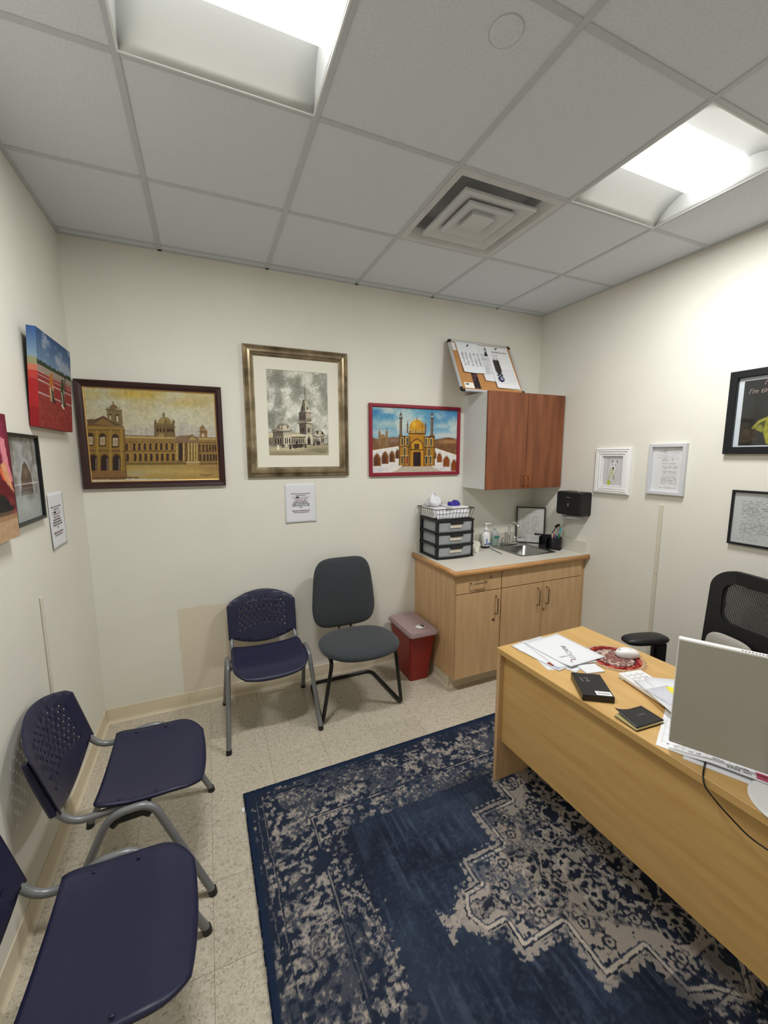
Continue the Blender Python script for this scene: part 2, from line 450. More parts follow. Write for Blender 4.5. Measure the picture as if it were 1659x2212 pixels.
# ---------------------------------------------------------------- ceiling fixtures
def ceiling_light(loc, label):
    t = thing('ceiling_light', label, 'light', loc, 0, 'recessed ceiling lights')
    a = .2925
    f = MB()
    for x0, x1, y0, y1 in ((-.2995, .2995, -.2995, -a), (-.2995, .2995, a, .2995), (-.2995, -a, -a, a), (a, .2995, -a, a)):
        f.box((x0, y0, -.001), (x1, y1, .02), .001)
    f.out('frame', 'troffer', t)
    for s_ in (-1, 1):
        def fn(u, v):
            y = a + (.112 - a) * v
            return ((u - .5) * 2 * (a - .001), s_ * y, .085 * math.sin(v * math.pi / 2) ** .8 + .001)
        MB().sheet(fn, 6, 10, (0, 0, .004)).out('reflector', 'troffer', t)
        MB().sheet(lambda u, v: (s_ * (a - .03 * v * v), (u - .5) * 2 * a * (1 - .0 * v), .002 + .11 * v), 10, 6, (s_ * .003, 0, 0)).out('end_cap', 'troffer', t)
    m = MB()
    N = 14; V = []; F = []
    for x in (-.272, .272):
        for k in range(N + 1):
            q = -1 + 2 * k / N; V.append((x, q * .112, .088 - .078 * (1 - abs(q) ** 2.6) ** .55))
    for k in range(N): F.append([k, k + 1, N + 2 + k, N + 1 + k])
    m.add(V, F, True); m.add(V[:N + 1], [list(range(N + 1))]); m.add(V[N + 1:], [list(range(N + 1))])
    m.out('lens', 'lens', t, 'glowing white curved lens')
    la = bpy.data.lights.new('lamp', 'AREA'); la.shape = 'RECTANGLE'; la.size = .42; la.size_y = .13; la.energy = LAMP_W; la.color = (1.0, .995, .985); la.spread = math.radians(178)
    lo_ = bpy.data.objects.new('lamp', la); COL.objects.link(lo_); lo_.parent = t; lo_.location = (0, 0, .006)
    MB().box((-a, -a, .115), (a, a, .12)).out('housing', 'troffer', t)
    return t
ceiling_light((.4908 + G / 2, -.0711 - 2.5 * G, H), 'square recessed ceiling light above the blue chairs by the left wall')
ceiling_light((.4908 + 3.5 * G, -.0711 - 2.5 * G, H), 'square recessed ceiling light above the desk, beyond the air diffuser')

def sq_loops(prof):
    """square rings from (half size, z) profile"""
    V = []; F = []
    for r, z in prof: V += [(-r, -r, z), (r, -r, z), (r, r, z), (-r, r, z)]
    for i in range(len(prof) - 1):
        for k in range(4): F.append([i * 4 + k, i * 4 + (k + 1) % 4, i * 4 + 4 + (k + 1) % 4, i * 4 + 4 + k])
    return V, F
t = thing('air_diffuser', 'square white stepped air diffuser set into the ceiling grid', 'vent', (.4908 + 2.5 * G, -.0711 - 1.5 * G, H))
mdif = M('diffuser_enamel', (206, 208, 210), .5, var=.05, scale=6)
MT['mdif'] = mdif
V, F = sq_loops([(.298, -.001), (.266, -.003), (.232, .035), (.232, .055), (.298, .012)]); MB().add(V, F + [[0, 1, 17, 16]]).out('face_plate', 'mdif', t)
for r in (.206, .134):
    V, F = sq_loops([(r, .000), (r, -.012), (r - .004, -.015), (r - .016, -.015), (r - .080, .014), (r - .080, .018), (r - .012, .004), (r, .0)]); MB().add(V, F).out('louver', 'mdif', t)
V, F = sq_loops([(.066, -.013), (.060, -.017), (.001, -.018)]); m = MB().add(V, F)
V, F = sq_loops([(.066, -.013), (.06, .012), (.001, .012)]); m.add(V, F); m.out('centre_plate', 'mdif', t)
MB().cyl((0, 0, -.021), (0, 0, -.017), .005).out('screw', 'mdif', t)
V, F = sq_loops([(.236, .05), (.236, .10), (.001, .10)]); MB().add(V, F).out('plenum', 'mdif', t)
t = thing('sprinkler_cover', 'round white sprinkler cover plate on a ceiling tile', 'sprinkler', (1.527, -1.797, H + .004))
MB().lathe([(.044, -.0035), (.047, -.002), (.047, 0)], n=36).out('plate', 'tile', t)
MB().lathe([(.05, -.0008), (.05, 0)], n=36).out('ring', 'tbar', t)

# ---------------------------------------------------------------- rug (laid later as painted mesh), desk
def cabinet_handle(parent, x, z0, z1, y, mat='nickel', horiz=False, r=.005, d=.028):
    if horiz: c = [(z0, y, x), (z0, y - d, x), (z1, y - d, x), (z1, y, x)]
    else: c = [(x, y, z0), (x, y - d, z0), (x, y - d, z1), (x, y, z1)]
    return MB().tube(smooth_path(c, .012, 4), r, 8).out('handle', mat, parent)
def lock(parent, x, z, y):
    MB().cyl((x, y + .002, z), (x, y - .004, z), .0095, n=16).cyl((x, y - .004, z), (x, y - .005, z), .006, n=12).out('lock', 'nickel', parent)

# base cabinets
FY = -.592                                        # carcass front; doors stand proud
t = thing('base_cabinet', 'maple base cabinet with one drawer over one door beside the red bin', 'cabinet', (2.195, 0, 0), 0)
MB().box((0, FY, .10), (.384, -.002, .866), .001).box((.012, -.505, 0), (.384, -.002, .10)).out('body', 'maple_v', t)
d = MB().box((.004, FY - .02, .735), (.381, FY - .001, .864), .0015).out('drawer', 'maple_v', t)
cabinet_handle(d, .807, .112, .240, FY - .02, horiz=True); lock(d, .288, .832, FY - .02)
d = MB().box((.004, FY - .02, .112), (.381, FY - .001, .729), .0015).out('door', 'maple_v', t)
cabinet_handle(d, .335, .555, .684, FY - .02); lock(d, .318, .51, FY - .02)
t = thing('sink_cabinet', 'maple sink base cabinet with two doors under the steel sink', 'cabinet', (2.580, 0, 0), 0)
for a_, b_ in (((0, FY, .10), (.018, -.002, .866)), ((.797, FY, .10), (.815, -.002, .866)), ((.018, FY, .10), (.797, -.002, .118)), ((.018, -.014, .118), (.797, -.002, .866)), ((0, -.505, 0), (.815, -.49, .0995)), ((.018, FY, .70), (.797, FY + .02, .866))):
    MB().box(a_, b_, .0008).out('carcass_board', 'maple_v', t)
MB().box((.003, FY - .02, .735), (.792, FY - .001, .864), .0015).out('front_panel', 'maple_v', t)
for x0, x1, hx in ((.003, .392, .342), (.396, .792, .430)):
    d = MB().box((x0, FY - .02, .112), (x1, FY - .001, .729), .0015).out('door', 'maple_v', t)
    cabinet_handle(d, hx, .56, .69, FY - .02)
    if x0 > .1: lock(d, .410, .515, FY - .02)
MB().box((.795, FY - .004, .02), (.8395, -.002, .866)).out('filler_strip', 'maple_v', t)
cv = thing('trim_1', 'vinyl', 'x'); del cv['label']; del cv['category']; cv['kind'] = 'structure'; cv.location = (2.207, -.507, 0)
prof = [(0, .10), (.003, .10), (.004, .022), (.007, .012), (.013, .003), (.015, 0), (0, 0)]; n = len(prof)
def strip(a, b_, nrm, h2):
    a, b_, nrm = Vector(a), Vector(b_), Vector(nrm)
    V = [p + nrm * q + Vector((0, 0, z)) for p in (a, b_) for q, z in prof]
    F = [[i, (i + 1) % n, n + (i + 1) % n, n + i] for i in range(n)] + [list(range(n)), list(range(n, 2 * n))[::-1]]
    MB().add(V, F).out('base_strip', 'base', cv)
strip((0, .505, 0), (0, -.013, 0), (-1, 0, 0), 0); strip((-.013, 0, 0), (1.2, 0, 0), (0, -1, 0), 0)

# countertop with cut-out for the sink
SX0, SX1, SY0, SY1 = 2.895, 3.235, -.462, -.098
wt = thing('worktop', 'pale grey laminate worktop with rounded maple edge and backsplash', 'worktop', (2.165, 0, .868))
ox, oz = 2.165, .868
m = MB(); z0, z1 = 0, .037
for a, b_ in (((.02, -.62), (SX0 - ox, 0)), ((SX1 - ox, -.62), (XR - ox - .001, 0)), ((SX0 - ox, -.62), (SX1 - ox, SY0)), ((SX0 - ox, SY1), (SX1 - ox, 0))):
    m.box((a[0], a[1], z0), (b_[0], b_[1] - .001, z1))
m.out('slab', 'laminate', wt)
def bullnose(p0, p1, out_):
    p0, p1, o_ = Vector(p0), Vector(p1), Vector(out_)
    pr = [(0, 0), (.012, -.001), (.020, .006), (.024, .0185), (.020, .031), (.012, .038), (0, .0375)]; k = len(pr)
    V = [p + o_ * q + Vector((0, 0, z)) for p in (p0, p1) for q, z in pr]
    return V, [[i, (i + 1) % k, k + (i + 1) % k, k + i] for i in range(k)] + [list(range(k)), list(range(k, 2 * k))[::-1]]
V, F = bullnose((-.003, -.62, 0), (XR - ox - .001, -.62, 0), (0, -1, 0)); MB().add(V, F, True).out('front_edge', 'maple_edge', wt)
V, F = bullnose((.02, -.640, 0), (.02, -.001, 0), (-1, 0, 0)); MB().add(V, F, True).out('side_edge', 'maple_edge', wt)
MB().box((.03, -.02, .037), (XR - ox - .021, -.001, .137), .002).out('backsplash', 'laminate', wt)
MB().box((XR - ox - .02, -.60, .037), (XR - ox - .001, -.001, .137), .002).out('side_splash', 'laminate', wt)

# sink + faucet
t = thing('sink', 'square stainless steel sink basin dropped into the worktop', 'sink', (SX0, SY1, .905))
sw, sd = SX1 - SX0, SY1 - SY0
def rr_loop(cx, cy, w_, h_, r, z): return [(cx + x, cy + y, z) for x, y in rrect(w_, h_, r, 4)]
cx, cy = sw / 2, -sd / 2
L = [rr_loop(cx, cy, sw + .03, sd + .03, .03, .0005), rr_loop(cx, cy, sw + .024, sd + .024, .028, .004), rr_loop(cx, cy - .012, sw - .03, sd - .055, .035, .003),
     rr_loop(cx, cy - .012, sw - .045, sd - .07, .04, -.008), rr_loop(cx, cy - .012, sw - .07, sd - .1, .05, -.15), rr_loop(cx, cy - .012, .1, .1, .03, -.165)]
V = [p for l in L for p in l]; k = len(L[0]); F = []
for i in range(len(L) - 1):
    for j in range(k): F.append([i * k + j, i * k + (j + 1) % k, (i + 1) * k + (j + 1) % k, (i + 1) * k + j])
F.append([(len(L) - 1) * k + j for j in range(k)])
MB().add(V, F, True).out('basin', 'steel', t)
MB().lathe([(.04, -.166), (.04, -.163), (.028, -.163), (.024, -.167)], (cx, cy - .012, 0), 24).out('drain', 'chrome', t)
t = thing('faucet', 'chrome gooseneck faucet with two handles behind the sink', 'faucet', (3.075, -.092, .9095))
MB().box((-.085, -.028, 0), (.085, .028, .018), .008).out('base_plate', 'chrome', t)
arc = [(0, 0, .015), (0, 0, .15)] + [(0, -.06 + .06 * math.cos(a), .15 + .06 * math.sin(a)) for a in [math.pi * k / 10 for k in range(1, 10)]] + [(0, -.12, .15), (0, -.124, .105)]
MB().tube(arc, .0105, 12).cyl((0, 0, .012), (0, 0, .04), .014, .011).cyl((0, -.124, .112), (0, -.125, .098), .0105).out('spout', 'chrome', t)
for s_ in (-1, 1):
    h = MB().lathe([(.017, .018), (.016, .035), (.012, .05), (.013, .062), (.006, .068)], (s_ * .062, 0, 0), 16)
    h.tube([(s_ * .062, 0, .056), (s_ * (.062 + .01), -.02, .062), (s_ * (.062 + .018), -.055, .064)], [.006, .005, .0075], 8); h.out('handle', 'chrome', t)

# upper cabinet
UX0, UX1, UZ0, UZ1 = 2.640, 3.4195, 1.422, 2.166
t = thing('wall_cabinet', 'white wall cabinet with two cherry wood doors above the sink', 'cabinet', (UX0, 0, UZ0))
w_ = UX1 - UX0; h_ = UZ1 - UZ0
MB().box((0, -.298, 0), (w_ - .004, -.001, h_), .001).out('body', 'melamine', t)
for x0, x1, hx in ((-.002, .381, .362), (.385, w_ - .012, .404)):
    d = MB().box((x0, -.318, -.002), (x1, -.299, h_ + .002), .0015).out('door', 'cherry', t)
    cabinet_handle(d, hx, .018, .096, -.318, 'brass', r=.0042, d=.026)
for z in (.06, .68):
    for y in (-.03, -.27): MB().cyl((.001, y, z), (-.0012, y, z), .004, n=10).out('screw_cap', 'tbar', t)

# desk
DR = math.radians(1.6)
DESK = thing('office_desk', 'light maple office desk with solid end panels and modesty panel', 'desk', (1.953, -1.343, 0.009), DR)
dz = .728
def desk_w(lx, ly, z=.737): return Matrix.Rotation(DR, 4, 'Z') @ Vector((lx, ly, 0)) + Vector((1.953, -1.343, z))
MB().box((0, -1.524, dz - .028), (.603, 0, dz), .0015).out('top', 'maple', DESK)
for y in (0, -1.502): MB().box((.003, y - .022, 0), (.600, y, dz - .0285), .001).out('end_panel', 'maple_v', DESK)
MB().box((.030, -1.501, .222), (.050, -.0225, dz - .0285), .001).out('modesty_panel', 'maple', DESK)

# ---------------------------------------------------------------- chairs
def perforated(outline, holes, inner, fn, thick):
    def inside(p, poly):
        c = False; n_ = len(poly)
        for i in range(n_):
            a, b_ = poly[i], poly[i - 1]
            if (a[1] > p[1]) != (b_[1] > p[1]) and p[0] < (b_[0] - a[0]) * (p[1] - a[1]) / (b_[1] - a[1]) + a[0]: c = not c
        return c
    V2 = []; E = []
    for loop in [outline] + holes:
        o = len(V2); V2 += [Vector(p) for p in loop]; E += [(o + i, o + (i + 1) % len(loop)) for i in range(len(loop))]
    V2 += [Vector(p) for p in inner if inside(p, outline) and not any(inside(p, h) for h in holes)]
    r = delaunay_2d_cdt(V2, E, [], 0, 1e-6)
    vs2, fs = r[0], r[2]
    hb = [(min(q[0] for q in h), max(q[0] for q in h), min(q[1] for q in h), max(q[1] for q in h), h) for h in holes]
    keep = []
    for f in fs:
        c = (sum(vs2[i][0] for i in f) / 3, sum(vs2[i][1] for i in f) / 3)
        if not inside(c, outline): continue
        if any(b0 <= c[0] <= b1 and b2 <= c[1] <= b3 and inside(c, h) for b0, b1, b2, b3, h in hb): continue
        keep.append(list(f))
    n_ = len(vs2); cnt = {}
    for f in keep:
        for a, b_ in zip(f, f[1:] + f[:1]): cnt[frozenset((a, b_))] = cnt.get(frozenset((a, b_)), 0) + 1
    V = [fn(p[0], p[1], 0) for p in vs2] + [fn(p[0], p[1], thick) for p in vs2]
    m_ = MB(); m_.add(V, keep + [[i + n_ for i in f][::-1] for f in keep], True)
    side = []
    for f in keep:
        for a, b_ in zip(f, f[1:] + f[:1]):
            if cnt[frozenset((a, b_))] == 1: side.append([a, b_, b_ + n_, a + n_])
    o = 0
    for q in side: m_.f.append(q); m_.sm.append(False)
    return m_

def stack_chair(loc, rz, label):
    t = thing('stacking_chair', label, 'chair', loc, rz, 'navy plastic stacking chairs')
    # backrest in x / z, concave
    hw = .226
    top = [(hw * math.cos(a), 0) for a in ()]
    out_ = []
    for k in range(21):                            # top arc right -> left
        q = 1 - 2 * k / 20; out_.append((hw * q, .700 + .064 * (1 - q * q) - (.012 if abs(q) > .99 else 0)))
    out_ += [(-hw + .002, .60), (-hw + .006, .478)]
    out_ += [(-hw + .035, .478)]
    for k in range(1, 16):
        q = -1 + 2 * k / 16; out_.append((q * (hw - .035), .476 - .046 * (1 - q * q)))
    out_ += [(hw - .035, .478), (hw - .006, .478), (hw - .002, .60)]
    holes = []; rnd = random.Random(4)
    for r_ in range(8):
        z = .533 + r_ * .0225; nn = 10 if r_ % 2 == 0 else 9
        for c in range(nn):
            x = (c - (nn - 1) / 2) * .033
            z2 = z + .028 * (1 - (x / .16) ** 2) - .012
            a0 = rnd.choice((90, 210, 30, 150, 270)); 
            holes.append([(x + .0088 * math.cos(math.radians(a0 + 120 * q)), z2 + .0088 * math.sin(math.radians(a0 + 120 * q))) for q in range(3)])
    inner = [((i - 10) * .0215, .445 + j * .022) for i in range(21) for j in range(15)]
    def fn(x, z, d_):
        y = .192 + (z - .48) * .29 + .034 * (1 - (x / hw) ** 2)
        if z > .69: y += (z - .69) * .18
        return (x, y + d_, z)
    perforated(out_, holes, inner, fn, .004).out('backrest', 'blue', t)
    for s_ in (-1, 1):                              # sleeves moulded onto the back tube
        MB().tube([(s_ * .207, .2165, .476), (s_ * .207, .232, .53), (s_ * .207, .261, .63), (s_ * .207, .277, .685)], [.0165, .0165, .0155, .011], 12).out('sleeve', 'blue', t)
        MB().tube(smooth_path([(s_ * .205, -.02, .432), (s_ * .208, .168, .424), (s_ * .207, .222, .495), (s_ * .207, .241, .56)], [.055, .05], 7), .0125, 12).out('back_tube', 'tube', t)
        p = smooth_path([(s_ * .268, -.256, .012), (s_ * .243, -.075, .444), (s_ * .243, .055, .438), (s_ * .268, .256, .012)], .05, 6)
        k = len(p) // 2
        MB().tube(p, .0138, 12).out('leg_frame', 'tube', t)
        for y in (-.257, .257):
            MB().cyl((s_ * .2683, y, 0), (s_ * .2665, y * .985, .024), .0165, .0158, 14).out('foot_cap', 'black', t)
        MB().tube([(s_ * .240, -.082, .420), (s_ * .240, -.062, .408), (s_ * .240, -.045, .416), (s_ * .240, .03, .412), (s_ * .240, .045, .402), (s_ * .240, .066, .412)], [.008, .018, .014, .014, .018, .008], 10).out('link_bracket', 'black', t)
    MB().tube([(-.226, -.06, .412), (.226, -.06, .412)], .008, 8).tube([(-.226, .05, .408), (.226, .05, .408)], .008, 8).out('cross_bar', 'tube', t)
    def seat(u, v):
        s2 = 2 * u - 1; f = v                       # v 0 rear, 1 front
        hw2 = .212 + .010 * math.sin(f * math.pi) + .002
        edge = abs(2 * f - 1)
        if f > .5: hw2 *= 1 - .26 * max(0, (f - .70) / .30) ** 2.8
        else: hw2 *= 1 - .06 * max(0, (edge - .8) / .2) ** 2
        y = .108 - .350 * f + (-.012 * (1 - s2 * s2) if f > .5 else 0) * (f - .5) * 2
        z = .446 + .012 * abs(s2) ** 3 - .004 * (1 - s2 * s2) + .012 * max(0, .3 - f) / .3 - .004 * math.sin(f * math.pi)
        z -= .038 * max(0, (f - .68) / .32) ** 2
        return (s2 * hw2, y, z)
    MB().sheet(seat, 22, 26, (0, 0, -.011)).out('seat', 'blue', t)
    for s_ in (-1, 1):
        for y in (.03, -.085):
            MB().lathe([(.006, .0), (.005, .0015), (.002, .002)], (s_ * .197, y, .4555), 12).out('rivet', 'blue', t)
    return t
ch = stack_chair((.966, -.3375, 0), 0, 'navy perforated stacking chair against the back wall under the white notice')
clone(ch, (.347, -1.097, 0), math.pi / 2, 'navy perforated stacking chair by the left wall, next to the room corner')
clone(ch, (.327, -1.765, 0), math.pi / 2, 'navy stacking chair second from the room corner along the left wall')

# cantilever chair
t = thing('cantilever_chair', 'charcoal upholstered cantilever chair with black tube frame by the red bin', 'chair', (1.53, -.40, 0))
R_ = .0125
for s_ in (-1, 1): pass
path = smooth_path([(-.21, .09, .435), (-.215, -.19, .425), (-.275, -.158, .0125), (-.24, .315, .0125), (.24, .315, .0125), (.275, -.158, .0125), (.215, -.19, .425), (.21, .09, .435)], [.05, .035, .06, .06, .035, .05], 7)
MB().tube(path, R_, 12).out('tube_frame', 'blackm', t)
MB().box((-.21, .07, .418), (.21, .10, .432)).box((-.06, -.1, .415), (.06, .1, .43)).out('seat_plate', 'blackm', t)
for x in (-.045, .045): MB().tube(smooth_path([(x, .05, .425), (x, .195, .425), (x, .25, .50), (x, .262, .70)], .04, 5), .008, 8).out('back_bar', 'blackm', t)
def pad(fn_half, name, cz):
    """closed cushion from superellipse rings"""
def cushion(hx, hy, th, crown, ex=3.0, n_=40, rings=12, shape=None):
    V = []; F = []
    for i in range(rings + 1):
        ph = -math.pi / 2 + math.pi * i / rings
        rr = math.copysign(abs(math.cos(ph)) ** .55, math.cos(ph)) if 0 < i < rings else .02
        zz = math.sin(ph)
        zz = math.copysign(abs(zz) ** .8, zz)
        for k in range(n_):
            a = 2 * math.pi * k / n_; c, s2 = math.cos(a), math.sin(a)
            x = math.copysign(abs(c) ** (2 / ex), c) * rr; y = math.copysign(abs(s2) ** (2 / ex), s2) * rr
            V.append((x, y, zz))
    P = []
    for x, y, z in V:
        hx2 = hx * (shape(y) if shape else 1)
        P.append((x * hx2, y * hy, z * th / 2 + (crown * (1 - x * x) * (1 - y * y) if z > 0 else 0)))
    for i in range(rings):
        for k in range(n_): F.append([i * n_ + k, i * n_ + (k + 1) % n_, (i + 1) * n_ + (k + 1) % n_, (i + 1) * n_ + k])
    F.append(list(range(n_))); F.append([rings * n_ + k for k in range(n_)])
    return P, F
P, F = cushion(.262, .245, .072, .016, 2.5, shape=lambda y: 1 - .10 * max(0, -y) ** 2 - .02 * max(0, y) ** 2)
mx = Matrix.Translation((0, -.085, .465)) @ Matrix.Rotation(math.radians(-2), 4, 'X')
MB().add(P, F, True, mx).out('seat', 'fabric', t)
P, F = cushion(.236, .250, .066, .012, 4.6, 56, shape=lambda y: 1.0 - .13 * max(0, y + .35) / 1.35)
mx = Matrix.Translation((0, .238, .715)) @ Matrix.Rotation(math.radians(90 - 6), 4, 'X')
MB().add(P, F, True, mx).out('backrest', 'fabric', t)

# sharps / waste bin
t = thing('waste_bin', 'dark red plastic disposal bin with frosted lid beside the maple cabinet', 'bin', (2.065, -.212, 0))
def taper(bw, bd, tw, td, h, dx, dy, r=.02):
    A = [(x, y, 0) for x, y in rrect(bw, bd, r)]; B = [(x + dx, y + dy, h) for x, y in rrect(tw, td, r)]
    k_ = len(A); return A + B, [[i, (i + 1) % k_, k_ + (i + 1) % k_, k_ + i] for i in range(k_)] + [list(range(k_))[::-1], list(range(k_, 2 * k_))]
V, F = taper(.155, .245, .208, .355, .40, -.018, -.03, .018); MB().add(V, F).out('body', 'red', t)
l_ = MB().prism([(x - .018, y - .035) for x, y in rrect(.236, .405, .028)], .396, .415).prism([(x - .018, y - .035) for x, y in rrect(.214, .383, .022)], .4152, .424)
lid = l_.out('lid', 'frost', t)
MB().lathe([(.036, .4242), (.036, .4256)], (.0, -.125, 0), 28, sx=1.0, sy=.9).out('port_sticker', 'white', lid)
MB().prism([(.030 * math.cos(a), -.125 + .027 * math.sin(a)) for a in [math.radians(-70 + 130 * k / 8) for k in range(9)]] + [(.006, -.118), (.016, -.135)], .4257, .4264).out('port_opening', 'dark', lid)

# office chair behind the desk
FA = math.atan2(-.29, -.957)
t = thing('office_chair', 'black mesh back office swivel chair with padded arms behind the desk', 'chair', (2.80, -1.83, 0.009), math.radians(-90 - 14))
# local: faces -y ... back at +y
for k in range(5):
    a = math.radians(90 + 72 * k)
    l2 = MB().tube([(0, 0, .085), (.15 * math.cos(a), .15 * math.sin(a), .08), (.27 * math.cos(a), .27 * math.sin(a), .062)], [.03, .022, .015], 8).out('base_leg', 'black', t)
    MB().cyl((.27 * math.cos(a) - .018 * math.sin(a), .27 * math.sin(a) + .018 * math.cos(a), .027), (.27 * math.cos(a) + .018 * math.sin(a), .27 * math.sin(a) - .018 * math.cos(a), .027), .027, n=16).out('caster', 'black', l2)
MB().cyl((0, 0, .07), (0, 0, .25), .028).cyl((0, 0, .25), (0, 0, .42), .018).out('gas_lift', 'blackm', t)
MB().box((-.1, -.1, .41), (.1, .16, .45), .01).out('mechanism', 'black', t)
P, F = cushion(.25, .24, .08, .01, 3.0); MB().add(P, F, True, Matrix.Translation((0, -.02, .49))).out('seat', 'darkblue', t)
MB().tube(smooth_path([(0, .12, .43), (0, .27, .43), (0, .285, .62)], .06, 5), .028, 10, flat=1.5).out('back_support', 'black', t)
def backpt(x, z, d_=0):                            # concave back surface
    return (x, .245 + (z - .62) * .14 - .045 * (x / .24) ** 2 + d_, z)
def ring_shape(hx, z0, z1, r, n_=8):
    cz = (z0 + z1) / 2
    pts = []
    for x, z in rrect(2 * hx, z1 - z0, r, n_):
        q = (z - (-(z1 - z0) / 2)) / (z1 - z0)
        pts.append((x * (.90 + .10 * math.sin(min(1, q * 1.0) * math.pi * .62)), z + cz))
    return pts
A, B = ring_shape(.25, .60, 1.085, .09), ring_shape(.195, .815, 1.022, .05)
k_ = len(A); V = [backpt(x, z) for x, z in A] + [backpt(x, z) for x, z in B] + [backpt(x, z, .028) for x, z in A] + [backpt(x, z, .028) for x, z in B]; F = []
for i in range(k_):
    j = (i + 1) % k_
    F += [[i, j, k_ + j, k_ + i], [2 * k_ + i, 2 * k_ + j, 3 * k_ + j, 3 * k_ + i], [i, j, 2 * k_ + j, 2 * k_ + i], [k_ + i, k_ + j, 3 * k_ + j, 3 * k_ + i]]
MB().add(V, F, False).out('back_frame', 'black', t)
m = MB()
for i in range(64):
    z = .69 + i * .0052
    m.sheet(lambda u, v: backpt((u - .5) * .40, z + v * .0033, .012), 10, 1, (0, .0012, 0))
for i in range(58):
    x = -.2 + i * .007
    m.sheet(lambda u, v: backpt(x + u * .0032, .69 + v * .335, .0135), 1, 8, (0, .001, 0))
m.out('mesh_panel', M('dark_mesh_yarn', (44, 43, 42), .7), t)
P, F = cushion(.12, .075, .03, .004, 3.0)
MB().add(P, F, True, Matrix.Translation((-.085, .205, .700)) @ Matrix.Rotation(math.radians(82), 4, 'X')).out('lumbar_pad', M('grey_mesh_cloth', (170, 166, 158), .9, var=.2, scale=300), t)
for s_ in (-1, 1):
    a_ = MB().box((s_ * .27, -.03, .44), (s_ * .31, .05, .665), .01).box((s_ * .1, -.02, .425), (s_ * .30, .04, .45), .008).out('arm_post', 'black', t)
    P, F = cushion(.056, .130, .040, .006, 3.0)
    MB().add(P, F, True, Matrix.Translation((s_ * .305, -.065, .684))).out('arm_pad', 'black', t)
# ---------------------------------------------------------------- painted surfaces (colour attribute on a fine mesh)
def vnoise(nx, ny, cells_x, cells_y, seed):
    rg = np.random.RandomState(seed); g = rg.rand(int(cells_y) + 3, int(cells_x) + 3)
    x = np.linspace(0, cells_x, nx); y = np.linspace(0, cells_y, ny)
    xi = x.astype(int); yi = y.astype(int); fx = x - xi; fy = y - yi
    fx = fx * fx * (3 - 2 * fx); fy = (fy * fy * (3 - 2 * fy))[:, None]
    a = g[yi][:, xi]; b = g[yi][:, xi + 1]; c = g[yi + 1][:, xi]; d = g[yi + 1][:, xi + 1]
    return (a * (1 - fx) + b * fx) * (1 - fy) + (c * (1 - fx) + d * fx) * fy
def fbm(nx, ny, cx, cy, seed, octv=4):
    s = np.zeros((ny, nx)); amp = 1; tot = 0
    for k in range(octv):
        s += amp * vnoise(nx, ny, cx * 2 ** k, cy * 2 ** k, seed + k); tot += amp; amp *= .55
    return s / tot
